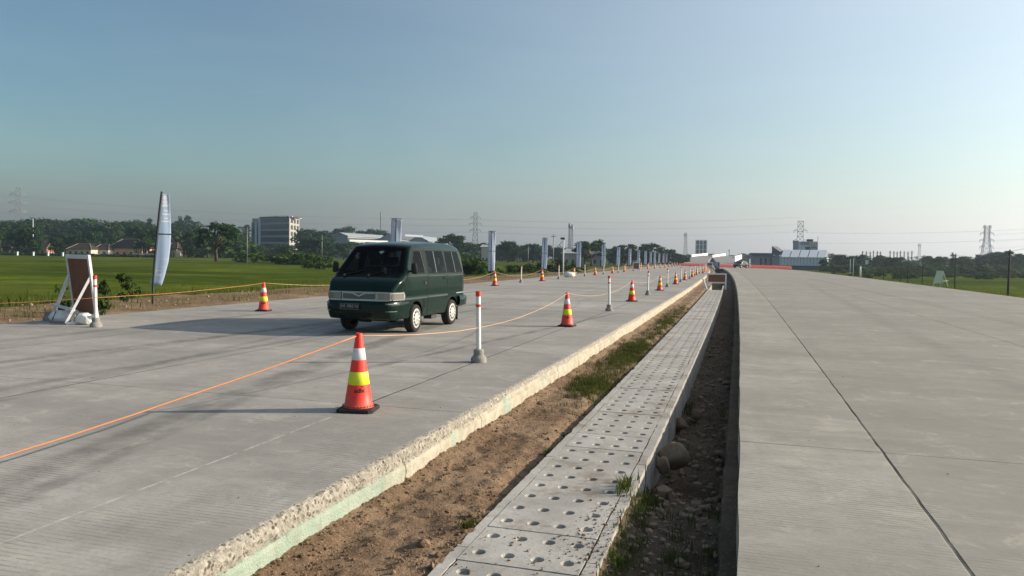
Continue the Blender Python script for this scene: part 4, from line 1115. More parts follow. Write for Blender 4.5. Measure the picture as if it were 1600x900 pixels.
    mb = MB(); mb.tube([(-.6, 0, WC), (.6, 0, WC)], .035, 8); mb.tube([(-.6, 2.07, WC - .02), (.6, 2.07, WC - .02)], .05, 8); mb.tube([(.25, .6, .24), (.3, 1.5, .24), (.35, 2.9, .26)], .03, 8)
    mb.box(.50, .68, 1.05, 1.35, .20, .30); mb.build('axle', M['frame_dark'], root)
    # wheels
    tm = MB(); prof = [(.19, -.080), (.245, -.092), (.280, -.082), (.292, -.058), (.293, .058), (.280, .082), (.245, .092), (.19, .080)]
    tm.lathe(prof, 40, Matrix.Rotation(pi / 2, 4, 'Y'), cap=False); tmesh = tm.mesh('tyre', M['tyre'], True); recalc(tmesh)
    hm = MB(); hm.lathe([(.203, .055), (.206, .084), (.190, .088), (.165, .084), (.09, .098), (.05, .10), (.045, .108), (0.001, .110)], 40, Matrix.Rotation(pi / 2, 4, 'Y'), cap=False)
    hmesh = hm.mesh('hub_cap', M['hub'], True)
    sm_ = MB(); 
    for k in range(12):
        a = 2 * pi * k / 12; Mx = Matrix.Rotation(a, 4, 'X')
        pts = [Mx @ Vector((x, yy2, zz)) for x, yy2, zz in ((.0905, -.017, .108), (.0905, .017, .108), (.0855, .027, .166), (.0855, -.027, .166))]
        sm_.add([(p.x + .003, p.y, p.z) for p in pts], [(0, 1, 2, 3)])
    smesh = sm_.mesh('hub_slots', M['seam'])
    for s in (1, -1):
        for a in AX:
            wo = bpy.data.objects.new('wheel', tmesh); COL.objects.link(wo); wo.parent = root; wo.location = (s * .695, a, WC)
            if s < 0: wo.rotation_euler.z = pi
            if a == 0: wo.rotation_euler.z += R(2)
            for nm, me in (('hub_cap', hmesh), ('hub_slots', smesh)):
                h = bpy.data.objects.new(nm, me); COL.objects.link(h); h.parent = wo
    for o in root.children_recursive:                            # the long nose ahead of the front axle
        if o.data in (tmesh, hmesh, smesh): continue
        for v in o.data.vertices:
            y_, z_ = v.co.y, v.co.z
            if y_ < -.3: y_ = -.3 + (y_ + .3) * 1.6
            up_ = min(1, max(0, (z_ - .90) / .25)); up_ = up_ * up_ * (3 - 2 * up_)
            hi = .5 + (y_ - .5) * (1.11 + .13 * up_) if y_ < .5 else y_
            fr_ = min(1, max(0, (.5 - y_) / .5)); tp_ = min(1, max(0, (z_ - 1.2) / .5)); v.co.x *= (1 - .05 * tp_ * fr_ * fr_ * (3 - 2 * fr_)) * (1 - .035 * (1 - up_) * min(1, max(0, (-.35 - y_) / .4)))
            lo = -.38 + (y_ + .38) * 1.36 if y_ < -.38 else y_
            w_ = min(1, max(0, (z_ - .58) / .14)); v.co.y = lo + (hi - lo) * w_ * w_ * (3 - 2 * w_)
    root.scale = (1.05, 1, 1)
    return root
vc = G(651, 519)
make_van((vc.x - .825, vc.y, 0), 0)

# ------------------------------------------------------------------ bow flags
FH = 3.75
def flag_proto(kind):
    root = empty('banner_flag', (0, 0, 0))
    if kind == 'bow':
        # x across the sail, z up; the pole bows towards the sail at the top
        def polex(z): return lerpk([(0, 0), (.7, .02), (1.5, .07), (2.3, .14), (3.0, .205), (3.75, .29)], z)
        mb = MB(); mb.tube([(polex(.3 * k), 0, .3 * k) for k in range(13)] + [(polex(3.7), 0, 3.7)], [.030] * 5 + [.036] * 9, 8); mb.build('pole', M['pole_black'], root, smooth=True)
        mb = MB(); mb.tube([(.0, .03, -.25), (.01, .03, 1.0)], .022, 6); mb.build('stake', M['bamboo'], root, smooth=True)
        def right(z): return lerpk([(.70, .27), (1.0, .36), (1.5, .48), (2.0, .535), (2.4, .55), (3.0, .535), (3.6, .50)], z)
        def left(z): return lerpk([(.70, -.10), (.95, -.02), (1.15, .04)], z) if z < 1.15 else polex(z)
        za, zb = .72, 3.62; BL = M['flag_blue']
    else:
        mb = MB(); mb.tube([(0, -.02, -.25), (0, -.02, 1.2), (.02, -.02, 3.72)], [.026, .030, .026], 8); mb.build('pole', M['pole_black'], root, smooth=True)
        def right(z): return .30 - .05 * max(0, (1.4 - z))
        def left(z): return -.23
        za, zb = .72, 3.66; BL = M['flag_lit']
        mb = MB(); mb.bar((-.24, 0, 3.68), (.31, 0, 3.68), .03); mb.build('top_bar', M['pole_black'], root)
    def at(u, z): return (left(z) + (right(z) - left(z)) * u, .014 + .035 * sin(u * 5 + z * 1.3) * u, z)
    mb = MB(); mb.grid(8, 28, lambda u, v: at(u, za + (zb - za) * v)); o = mb.build('banner', BL, root, smooth=True)
    sm = o.modifiers.new('t', 'SOLIDIFY'); sm.thickness = .004
    def pch(nm, u0, u1, z0, z1, m, off=.006):
        mb = MB(); mb.grid(4, 3, lambda u, v: (lambda p: (p[0], p[1] - off, p[2]))(at(u0 + (u1 - u0) * u, z0 + (z1 - z0) * v)))
        mb.grid(4, 3, lambda u, v: (lambda p: (p[0], p[1] + off, p[2]))(at(u0 + (u1 - u0) * (1 - u), z0 + (z1 - z0) * v)))
        return mb.build(nm, m, o)
    if kind == 'bow':
        pch('white_panel', .06, .97, 3.22, 3.56, M['flag_white']); pch('strap', .0, 1.0, 2.335, 2.372, M['pole_black'], .008)
        for z0, z1, u0, u1 in ((3.08, 3.12, .35, .75), (2.96, 3.01, .25, .9), (2.84, 2.88, .4, .75), (2.73, 2.78, .2, .95), (1.55, 1.565, .1, .9), (1.3, 1.31, .1, .85), (1.0, 1.09, .3, .7), (1.16, 1.2, .15, .6)):
            pch('white_print', u0, u1, z0, z1, M['flag_white'])
        for k, (z0, u0) in enumerate(((3.42, .25), (3.42, .6), (3.30, .2), (3.30, .62))): pch('panel_print', u0, u0 + .16, z0, z0 + .05, M['flag_blue'], .009)
    else:
        pch('white_panel', .08, .95, 3.30, 3.58, M['flag_white']); pch('strap', .0, 1.0, 2.2, 2.235, M['pole_black'], .008)
        for z0, z1, u0, u1 in ((3.12, 3.17, .55, .92), (2.98, 3.03, .52, .95), (2.85, 2.90, .55, .9), (1.3, 1.36, .1, .4), (1.05, 1.15, .12, .36), (1.5, 1.54, .55, .92)): pch('white_print', u0, u1, z0, z1, M['flag_white'])
    return root
BOW, RECT = flag_proto('bow'), flag_proto('rect')
flags = [(238, 25), (616, 41), (767, 59), (849, 76), (903, 93), (942, 111), (965, 128), (983, 146), (997, 163), (1008, 181), (1016, 198), (1022, 216), (1029, 234), (1036, 252), (1041, 272), (1047, 292), (1053, 312)]
random.seed(61)
for i, (px, y) in enumerate(flags):
    p = D(px, y * .955 + .5, -.2)
    lab = ('tall bowed pale blue banner flag on a black pole beside the left road edge' if i == 0 else 'pale blue banner flag rising above the roof of the green van' if i == 1 else
           f'{ORD[i - 2]} pale blue banner flag right of the van along the far road edge')
    fz = face(p) + (0 if i == 0 else random.uniform(-.35, .35))
    o = put(BOW if i == 0 else RECT, p, fz, lab, 'banner flag', 'banner flags along the far road edge')
    o.rotation_euler.y = 0 if i == 0 else random.uniform(-.01, .03)

# ------------------------------------------------------------------ sign boards seen from behind, sacks
def board(name, label, n0, f0, lean, h, z0, panel, frame, braces, cat='sign board', border=.09):
    root = empty(name, n0, label=label, cat=cat)
    n0v = Vector((0, 0, 0)); f0v = Vector(f0) - Vector(n0); f0v.z = 0; lean = Vector(lean)
    at = lambda u, z: f0v * u + lean * (z / h) + zh * z
    L = f0v.length; d = f0v.normalized(); nn = d.cross(zh).normalized()
    for nm, u in (('upright', 0), ('upright', 1)):
        mb = MB(); mb.bar(at(u, 0), at(u, h), border, .05, nn); mb.build(nm, frame, root)
    for z in (h - border / 2, z0 + border / 2):
        mb = MB(); e = border / 2 / L; mb.bar(at(e, z), at(1 - e, z), .05, border, zh); mb.build('rail', frame, root)
    mb = MB(); off = nn * .012; e = border / 2 / L
    q = [at(e, z0 + border), at(1 - e, z0 + border), at(1 - e, h - border), at(e, h - border)]
    mb.add([p + off for p in q] + [p - off for p in q], [(0, 1, 2, 3), (7, 6, 5, 4), (0, 4, 5, 1), (1, 5, 6, 2), (2, 6, 7, 3), (3, 7, 4, 0)]); o = mb.build('panel', panel, root); recalc(o.data)
    for a, b in braces:
        mb = MB(); mb.bar(Vector(a) - Vector(n0), Vector(b) - Vector(n0), .065, .05); mb.build('brace', frame, root)
    return root
n0 = rh * -9.02 + fh * 16.7; f0 = rh * -9.98 + fh * 17.55
lean = rh * -.14 + fh * -.10
nt, ft = n0 + lean * .72 + zh * 1.05, f0 + lean * .72 + zh * 1.05
nb, fb_ = G(103, 507.5), D(82, 17.5, .03)
board('sign_board', 'white framed sign board with brown back leaning beside the left road edge', n0, f0, lean, 1.50, .12, M['plywood'], M['white_wood'],
      [(nt, nb + zh * .03), (ft, fb_ + zh * .03), (nb + zh * .03, n0 + zh * .03), (fb_ + zh * .03, f0 + zh * .03), (fb_ + zh * .32, nb.lerp(nt, .30))])
def sack(p, s, rz, lab, sd):
    root = empty('sandbag', p, rz, label=lab, cat='sandbag', group='white sandbags holding sign boards')
    bm = bmesh.new(); bmesh.ops.create_icosphere(bm, subdivisions=4, radius=1)
    for v in bm.verts:
        n = v.co.copy(); k = 1 + .10 * mnoise.noise(n * 2 + Vector((sd, 0, 0))) + .07 * mnoise.noise(n * 5 + Vector((0, sd, 0)))
        q = Vector((math.copysign(abs(n.x) ** .8, n.x), n.y, n.z)) * k
        v.co = Vector((q.x * s[0], q.y * s[1], max(0, q.z * s[2] + s[2] * .75)))
    me = bpy.data.meshes.new('bag'); bm.to_mesh(me); bm.free(); me.materials.append(M['sack']); me.polygons.foreach_set('use_smooth', [True] * len(me.polygons))
    o = bpy.data.objects.new('bag', me); COL.objects.link(o); o.parent = root
    mb = MB(); mb.tube([(s[0] * (-.45 + .12 * sin(2 * a)), -s[1] * 1.02 * cos(a), s[2] * .8 + s[2] * .98 * sin(a)) for a in [(-.5 + k / 10) for k in range(18)]], .008, 5); mb.build('black_stitching', M['ink'], root)
    mb = MB(); mb.tube([(s[0] * .85, 0, s[2] * 1.0), (s[0] * 1.15, .01, s[2] * 1.35), (s[0] * 1.3, .05, s[2] * 1.5)], [.06, .03, .055], 8); mb.build('tied_neck', M['sack'], root)
sack(D(132, 16.55, .0), (.23, .16, .14), R(-10), 'bulging white sandbag at the foot of the sign board beside the post', 1)
sack(D(96, 17.0, .0), (.24, .17, .15), R(30), 'white sandbag on the left brace foot of the sign board, in shade', 5)
# a second foot behind the board
o = put(POST, pl2, 0, 'short delineator foot behind the left brace of the sign board', 'delineator post', 'delineator posts in the row below the banners')
for ch in list(o.children_recursive):
    if ch.name.startswith(('pole', 'red_band')): bpy.data.objects.remove(ch)
o.name = 'post_foot'; o['label'] = 'bare concrete post foot beside the left brace of the sign board'; o['category'] = 'post foot'; del o['group']

# boards further along
zb = ZY(1118, 49.5, 449); a, b = D(1105, 49.5, -.28), D(1133.5, 49.5, -.28)
board('median_board', 'white framed board with brown panel standing across the drain at the end of the covers', a, b, (0, 0, 0), 1.05, .40, M['plywood'], M['white_wood'], [])
mb = MB(); a = D(1104, 48.8, -.25); b = D(1098.5, 48.6, .42)
mb.bar(a, b, .11, .05); tag(mb.build('leaning_stake', M['white_wood']), 'short grey timber stake leaning left of the median board', 'stake')
a, b = D(1104.5, 130, 0), D(1113, 130, 0)
board('median_board', 'small white framed board farther along the median beyond the brown one', a, b, (0, -.2, 0), 1.25, .55, M['plywood'], M['white_wood'],
      [(a + zh * .8, a - fh * .6 + rh * -.1), (b + zh * .8, b - fh * .6 + rh * .3)], border=.14)
a, b = D(989, 104, 0), D(998.5, 104, 0)
board('row_board', 'dark brown backed board in a white frame between the cones below the banners', a, b, (0, 0, 0), 1.15, .2, M['plywood'], M['white_wood'], [(b + zh * .9, b - fh * .5 + rh * .15)])
sack(D(890, 64, 0), (.45, .3, .26), .4, 'white sandbag heap between a post and a cone below the banners', 9)
# pale green trestle board on the right verge
a, b = D(1457, 58, -.2), D(1472, 58, -.2)
tr = empty('trestle_board', a, label='pale green trestle board standing on the right grass verge', cat='sign board')
w_ = (b - a); back = D(1481, 59.6, -.2) - a; top = zh * 1.28
mb = MB(); q = [w_ * .02 + zh * .33, w_ * .98 + zh * .33, D(1473, 58.6, -.2) - a + top, D(1463, 58.6, -.2) - a + top]
nn = fh * .02; mb.add([p - nn for p in q] + [p + nn for p in q], [(3, 2, 1, 0), (4, 5, 6, 7), (0, 1, 5, 4), (1, 2, 6, 5), (2, 3, 7, 6), (3, 0, 4, 7)]); o = mb.build('panel', M['green_board'], tr); recalc(o.data)
for f, t_ in ((Vector((0, 0, 0)), q[3]), (w_, q[2]), (back, q[2] + fh * .06), (back - w_ * .8, q[3] + fh * .06)):
    mb = MB(); mb.bar(f, t_, .05); mb.build('leg', M['green_board'], tr)
mb = MB(); mb.bar(back * 1.0 + zh * .5, w_ + zh * .5, .04); mb.build('stretcher', M['green_board'], tr)

# ------------------------------------------------------------------ far barriers, cabin, car, overpass walls
def barrier(pa, Za, pb, Zb, n, lab, group, h=.68):
    A, B = D(pa, Za, .02), D(pb, Zb, .02)
    for k in range(n):
        a, b = A.lerp(B, k / n), A.lerp(B, (k + .94) / n); d = (b - a).normalized(); nn = d.cross(zh)
        mb = MB(); prof = [(.28, 0), (.26, .18), (.13, .32), (.09, h), (-.09, h), (-.13, .32), (-.26, .18), (-.28, 0)]
        vs = [p + nn * x + zh * z for p in (a, b) for x, z in prof]
        mb.add(vs, [(j, j + 1, 8 + j + 1, 8 + j) for j in range(7)] + [tuple(range(7, -1, -1)), tuple(range(8, 16))])
        o = mb.build('road_barrier', M['barrier']); recalc(o.data)
        tag(o, f'{ORD[k]} orange plastic barrier from the left in {lab}', 'barrier', group)
barrier(1064, 203, 1103, 198, 10, 'the row closing the far left carriageway', 'orange barriers across the left carriageway')
barrier(1122, 186, 1148, 178, 7, 'the row left of the dark car', 'orange barriers left of the dark car')
barrier(1164, 178, 1236, 158, 16, 'the long row right of the dark car', 'orange barriers right of the dark car')
def parapet(pa, Za, ya, pb, Zb, yb, th, lab):
    za, zb = ZY(pa, Za, ya), ZY(pb, Zb, yb)
    a, b = D(pa, Za, za), D(pb, Zb, zb); nn = (b - a).cross(zh).normalized() * .3
    mb = MB(); q = [a - nn - zh * 1.8, a + nn - zh * 1.8, a + nn * .8 + zh * th, a - nn * .8 + zh * th]; r = [b - nn - zh * 1.8, b + nn - zh * 1.8, b + nn * .8 + zh * th, b - nn * .8 + zh * th]
    mb.add(q + r, [(3, 2, 1, 0), (4, 5, 6, 7), (0, 1, 5, 4), (1, 2, 6, 5), (2, 3, 7, 6), (3, 0, 4, 7)])
    o = mb.build('bridge_parapet', M['white_paint']); recalc(o.data); tag(o, lab, 'parapet', 'white parapets of the far overpass')
parapet(1080, 350, 401.2, 1105, 450, 398.0, .95, 'leftmost white concrete parapet of the far overpass')
parapet(1112.5, 350, 402.2, 1133, 440, 398.6, 1.05, 'middle white concrete parapet of the far overpass, above the blue cabin')
parapet(1147.5, 345, 403, 1158.5, 420, 399.2, .6, 'rightmost white concrete parapet of the far overpass')
a = D(1118.3, 176, 0)
cb = empty('blue_cabin', a, face(a), label='small blue panelled cabin at the far end of the median', cat='cabin')
mb = MB(); mb.box(-.82, .82, -.5, .9, .12, 1.15); mb.build('wall', M['blue_cabin'], cb)
mb = MB(); mb.box(-.88, .88, -.56, .96, 1.15, 1.26); mb.build('roof', M['wall_pale'], cb)
for x0, x1 in ((-.72, -.40), (-.30, .02), (.12, .42), (.5, .76)):
    mb = MB(); mb.box(x0, x1, -.515, -.50, .35, 1.05); mb.build('panel', M['wall_pale'] if x0 < -.5 or .1 < x0 < .2 else M['frame_dark'] if x0 > .4 else M['flag_blue'], cb)
for x in (-.7, .7):
    mb = MB(); mb.box(x - .08, x + .08, -.4, .8, 0, .12); mb.build('skid', M['frame_dark'], cb)
a = D(1113.6, 168, 0)
cb = empty('fallen_post', a, face(a), label='narrow dark box on a stand just left of the blue cabin', cat='box')
mb = MB(); mb.box(-.28, .28, -.2, .2, .55, 1.3); mb.build('box', M['wall_grey'], cb)
mb = MB(); mb.box(-.05, .05, -.05, .05, 0, .55); mb.build('stand', M['steel'], cb); cb.name = 'control_box'
def car(loc, rz, lab):
    root = empty('parked_car', loc, rz, label=lab, cat='car')
    prof = [(-2.0, .35, .62), (-1.95, .30, .78), (-1.2, .28, .92), (-.55, .27, 1.42), (.2, .27, 1.50), (1.0, .27, 1.46), (1.75, .28, 1.0), (1.98, .32, .85), (2.02, .4, .6)]
    mb = MB(); vs = []
    for t, z0, z1 in prof:
        zw = min(z1, .92)
        vs += [(-.82, t, z0), (-.86, t, (z0 + zw) / 2), (-.82, t, zw), (-.66 if z1 > 1 else -.78, t, z1), (.66 if z1 > 1 else .78, t, z1), (.82, t, zw), (.86, t, (z0 + zw) / 2), (.82, t, z0)]
    n = 8; mb.add(vs, [(i * n + k, (i + 1) * n + k, (i + 1) * n + (k + 1) % n, i * n + (k + 1) % n) for i in range(len(prof) - 1) for k in range(n)] + [tuple(range(n)), tuple(range((len(prof) - 1) * n, len(prof) * n))[::-1]])
    o = mb.build('body', M['car_dark'], root); recalc(o.data); smooth_by_angle(o, 30)
    for s in (1, -1):
        mb = MB(); q = [(-.50, .98), (1.25, .98), (.95, 1.36), (-.40, 1.36)]; mb.add([(s * lerpk([(.92, .825), (1.5, .665)], z), t, z) for t, z in q], [(0, 1, 2, 3)]); mb.build('side_window', M['glass_dark'], root)
        mb = MB(); mb.box(s * .6 - .16, s * .6 + .16, -2.03, -1.9, .62, .76); mb.build('headlight', M['lamp'], root)
        mb = MB(); mb.box(s * .93 - .07, s * .93 + .07, -.75, -.62, .95, 1.08); mb.build('mirror', M['car_dark'], root)
        for t in (-1.25, 1.3):
            w2 = MB(); w2.lathe([(.15, -.1), (.31, -.1), (.31, .1), (.15, .1)], 20, Matrix.Translation((s * .75, t, .31)) @ Matrix.Rotation(pi / 2, 4, 'Y')); wo = w2.build('wheel', M['tyre'], root)
            w2 = MB(); w2.lathe([(.15, -.105), (.15, .105)], 14, Matrix.Translation((s * .75, t, .31)) @ Matrix.Rotation(pi / 2, 4, 'Y')); w2.build('rim', M['hub'], wo)
    mb = MB(); mb.add([(-.72, -1.10, .985), (.72, -1.10, .985), (.60, -.62, 1.385), (-.60, -.62, 1.385)], [(0, 1, 2, 3)]); mb.build('windscreen', M['glass_dark'], root)
    mb = MB(); mb.box(-.5, .5, -2.045, -1.96, .42, .58); mb.build('grille', M['frame_dark'], root)
a = D(1157.5, 172, 0); car(a, face(a, R(-28)), 'black car on the far right carriageway in front of the orange barriers')

# ------------------------------------------------------------------ trees
def clump_mesh(name, blobs, leaf, mat, seed, per=1.0, flat=0.0):
    """blobs: (x, y, z, rx, ry, rz); leaf-sized faces spread through each"""
    rnd = random.Random(seed); mb = MB()
    for bx, by, bz, rx, ry, rz in blobs:
        n = int(per * 26 * (rx * ry + rx * rz + ry * rz) / 3 / leaf ** 2 * .28)
        for _ in range(max(6, n)):
            d = Vector((rnd.gauss(0, 1), rnd.gauss(0, 1), rnd.gauss(0, 1))).normalized()
            k = rnd.random() ** .38 * rnd.uniform(.8, 1.18)
            c = Vector((bx + d.x * rx * k, by + d.y * ry * k, bz + d.z * rz * k))
            nn = (d + Vector((rnd.uniform(-1, 1), rnd.uniform(-1, 1), rnd.uniform(-.3, 1.3))) * .8).normalized()
            u = nn.orthogonal().normalized(); u.rotate(Matrix.Rotation(rnd.uniform(0, 6.28), 3, nn)); v = nn.cross(u)
            s = leaf * rnd.uniform(.55, 1.3); s2 = s * rnd.uniform(.45, .9)
            mb.add([c - u * s, c + v * s2 * .8 - u * s * .1, c + u * s, c - v * s2 + u * s * .1], [(0, 1, 2, 3)])
    return mb.mesh(name, mat)
def limb_mesh(name, trunk_h, r, blobs, seed, lean=0.0):
    rnd = random.Random(seed); mb = MB(); top = Vector((lean, 0, trunk_h))
    mb.tube([(0, 0, -.4), (lean * .2, .02, trunk_h * .3), (lean * .6, -.03, trunk_h * .7), top], [r * 1.5, r, r * .85, r * .7], 8)
    for b in blobs[:9]:
        e = Vector(b[:3]); m = top.lerp(e, .5) + Vector((0, 0, -.08 * (e - top).length))
        mb.tube([top - Vector((0, 0, trunk_h * rnd.uniform(.02, .25))), m, e], [r * .5, r * .33, r * .12], 6)
    return mb.mesh(name, M['bark'], True)
PROTO = {}
def proto(kind, var):
    key = (kind, var)
    if key in PROTO: return PROTO[key]
    rnd = random.Random(hash((len(kind), kind[0], kind[-1], var)) % 9999 if False else sum(map(ord, kind)) * 7 + var)
    bl = []; lf = .36; mt = 'leaf_dark'; th = 2.0; r = .2; per = 1.0
    if kind == 'rain':                                          # wide umbrella crown, about 10 m tall
        for k in range(26):
            a = rnd.uniform(0, 6.28); d = 4.3 * rnd.random() ** .55; z = 7.8 - .055 * d * d * 1.6 + rnd.uniform(-1.1, 1.0)
            bl.append((d * cos(a), d * sin(a), z, rnd.uniform(.9, 1.6), rnd.uniform(.9, 1.6), rnd.uniform(.45, .85)))
        for k in range(9):
            a = rnd.uniform(0, 6.28); d = rnd.uniform(2.2, 4.4); bl.append((d * cos(a), d * sin(a), rnd.uniform(3.4, 5.6), 1.1, 1.1, .7))
        th = 3.2; r = .32; lf = .30
    elif kind == 'round':                                       # dense mango-like crown, about 8 m
        for k in range(24):
            a = rnd.uniform(0, 6.28); z = 1.0 + 6.2 * rnd.random() ** .8; d = 2.9 * rnd.random() ** .6 * (1 - ((z - 3.6) / 4.4) ** 2) ** .5
            bl.append((d * cos(a), d * sin(a), z, rnd.uniform(.9, 1.5), rnd.uniform(.9, 1.5), rnd.uniform(.7, 1.2)))
        th = 2.4; r = .24; lf = .32
    elif kind == 'tall':                                        # casuarina / teak, about 13 m
        for k in range(22):
            a = rnd.uniform(0, 6.28); z = rnd.uniform(3.2, 12.6); d = (1.9 * (1 - (z - 3) / 11.5) + .25) * rnd.random() ** .6
            bl.append((d * cos(a), d * sin(a), z, rnd.uniform(.5, .95), rnd.uniform(.5, .95), rnd.uniform(.5, 1.0)))
        th = 5.5; r = .2; lf = .30; per = .75
    elif kind == 'feather':                                     # open, feathery, about 11 m
        for k in range(16):
            a = rnd.uniform(0, 6.28); z = rnd.uniform(5.0, 10.4); d = 3.0 * rnd.random() ** .7 * (.45 + .55 * (1 - abs(z - 8) / 4))
            bl.append((d * cos(a), d * sin(a), z, rnd.uniform(.6, 1.2), rnd.uniform(.6, 1.2), rnd.uniform(.35, .7)))
        th = 5.0; r = .16; lf = .27; per = .8; mt = 'leaf_mid'
    elif kind == 'bush':
        for k in range(14):
            a = rnd.uniform(0, 6.28); d = 1.6 * rnd.random() ** .6; z = rnd.uniform(.3, 1.9) * (1.1 - d / 2.6)
            bl.append((d * cos(a), d * sin(a), z, rnd.uniform(.4, .8), rnd.uniform(.4, .8), rnd.uniform(.35, .65)))
        th = .6; r = .06; lf = .17; mt = 'leaf_bush'
    elif kind == 'sapling':
        for k in range(9):
            a = rnd.uniform(0, 6.28); d = .55 * rnd.random() ** .6; z = rnd.uniform(.7, 1.7)
            bl.append((d * cos(a), d * sin(a), z, .22, .22, .16))
        th = .9; r = .03; lf = .10; mt = 'leaf_mid'; per = .9
    if kind in ('banana', 'palm'):
        mb = MB(); nst = 5 if kind == 'banana' else 1; tr = MB()
        for s_ in range(nst):
            ox, oy = (rnd.uniform(-1.3, 1.3), rnd.uniform(-1.0, 1.0)) if kind == 'banana' else (0, 0); hh = rnd.uniform(2.0, 3.0) if kind == 'banana' else 7.5
            tr.tube([(ox, oy, -.3), (ox + .1, oy, hh * .5), (ox + .12, oy + .05, hh)], [.13, .11, .08] if kind == 'banana' else [.17, .14, .12], 7)
            for k in range(8 if kind == 'banana' else 15):
                a = rnd.uniform(0, 6.28); L = rnd.uniform(1.5, 2.3) if kind == 'banana' else rnd.uniform(2.2, 3.0); e = rnd.uniform(.35, 1.25) if kind == 'banana' else rnd.uniform(-.1, 1.0)
                wd = .30 if kind == 'banana' else .26; pts = []
                for j in range(6):
                    t = j / 5; rr = L * t * cos(e) * (1 - .12 * t); zz = hh + L * t * sin(e) - .55 * L * t * t
                    pts.append((Vector((ox + .12 + rr * cos(a), oy + rr * sin(a), zz)), wd * sin(pi * min(.97, .08 + .9 * t)) + .02))
                px = Vector((-sin(a), cos(a), 0)); vs = []
                for p, w2 in pts: vs += [p - px * w2 - zh * w2 * .35, p, p + px * w2 - zh * w2 * .35]
                mb.add(vs, [(j * 3 + i, (j + 1) * 3 + i, (j + 1) * 3 + i + 1, j * 3 + i + 1) for j in range(5) for i in range(2)])
        PROTO[key] = (mb.mesh('crown', M['leaf_banana'] if kind == 'banana' else M['leaf_mid']), tr.mesh('trunk', M['bark'], True)); return PROTO[key]
    PROTO[key] = (clump_mesh('crown', bl, lf, M[mt], var + 17, per), limb_mesh('trunk', th, r, bl, var, 0 if kind != 'rain' else .15)); return PROTO[key]
HT = {'rain': 9.0, 'round': 8.0, 'tall': 13.2, 'feather': 10.9, 'bush': 2.3, 'sapling': 1.85, 'banana': 4.2, 'palm': 9.0}
NAME = {'rain': 'rain_tree', 'round': 'leafy_tree', 'tall': 'tall_tree', 'feather': 'feathery_tree', 'bush': 'bush', 'sapling': 'sapling', 'banana': 'banana_plant', 'palm': 'palm_tree'}
def field_z(x, y):
    return -.76 if x < 0 else -.99
trnd = random.Random(77)
def tree(kind, px, Z, py_top, label, group=None, wide=1.0, var=None, z0=None, cat='tree'):
    p = D(px, Z, -.8); z0 = field_z(p.x, p.y) if z0 is None else z0; p.z = z0
    h = ZY(px, Z, py_top) - z0; k = h / HT[kind]
    cm, tm = proto(kind, trnd.randint(0, 3) if var is None else var)
    root = empty(NAME[kind], p, trnd.uniform(0, 6.28), label=label, cat=cat, group=group); root.scale = (k * wide, k * wide, k)
    for nm, me in (('crown', cm), ('trunk', tm)):
        o = bpy.data.objects.new(nm, me); COL.objects.link(o); o.parent = root
    return root
# named single trees and bushes
tree('rain', 338, 200, 347.5, 'broad dark rain tree standing alone in the left field before the office block', wide=1.12, var=1)
tree('sapling', 160, 19.5, 428, 'leafy sapling behind the right side of the sign board', wide=.62, var=0, z0=-.5, cat='sapling')
tree('sapling', 101, 20.5, 432, 'sapling half hidden behind the left brace of the sign board', wide=.5, var=1, z0=-.5, cat='sapling')
tree('sapling', 207, 25, 424, 'thin young sapling left of the tall bowed banner flag', wide=.9, var=2, z0=-.5, cat='sapling')
for px, Z, yt, wd, lab in ((735, 82, 391, 1.5, 'large dark bush behind the van rear beside the first banner'), (716, 90, 395, 1.2, 'dark bush just above the van roof end'),
                           (757, 78, 404, .9, 'low bush at the foot of the first banner right of the van'), (806, 88, 405, 1.3, 'low dark bush between the first two banners right of the van'),
                           (826, 84, 408, 1.3, 'low bush left of the second banner right of the van'), (849, 92, 407, 1.5, 'bush behind the foot of the second banner'),
                           (872, 90, 398, 1.1, 'bush at the foot of the grey street lamp'), (893, 95, 404, 1.2, 'bush between the street lamp and the third banner'),
                           (480, 165, 389, 2.2, 'long low shrub patch in the field left of the van'), (452, 190, 389, 1.6, 'round shrub in the field below the office block'),
                           (430, 180, 391, 1.4, 'small dark shrub in the field below the office block'), (395, 190, 389, 2.0, 'wide shrub by the field pole right of the rain tree'), (498, 120, 397, 1.3, 'single low shrub in the near field left of the van mirror')):
    tree('bush', px, Z, yt, lab, wide=wd, cat='bush')
# the wooded skyline, tree by tree
def sky_l(x):
    return lerpk([(-40, 352), (0, 350), (30, 344), (75, 338), (112, 345), (135, 339), (165, 343), (210, 343), (245, 350), (285, 347), (320, 356), (355, 352), (380, 366), (440, 372), (475, 364), (500, 368), (545, 360), (590, 366), (650, 368),
                  (700, 371), (740, 378), (780, 376), (835, 379), (900, 383), (960, 386), (1010, 387), (1050, 391), (1085, 396), (1150, 397), (1200, 396)], x)
trnd.seed(5)
SIDE = 'trees of the wooded skyline beyond the left field'
for i in range(58):
    px = -25 + 330 * i / 58 + trnd.uniform(-4, 4); Z = trnd.uniform(430, 620); k = trnd.choice(['round', 'round', 'rain', 'feather', 'round'])
    tree(k, px, Z, sky_l(px) + trnd.choice([0, 1, 3, 6, 10]) + trnd.uniform(-1, 2), 'tree in the distant wood on the skyline behind the village at left', SIDE, wide=trnd.uniform(1.0, 1.4))
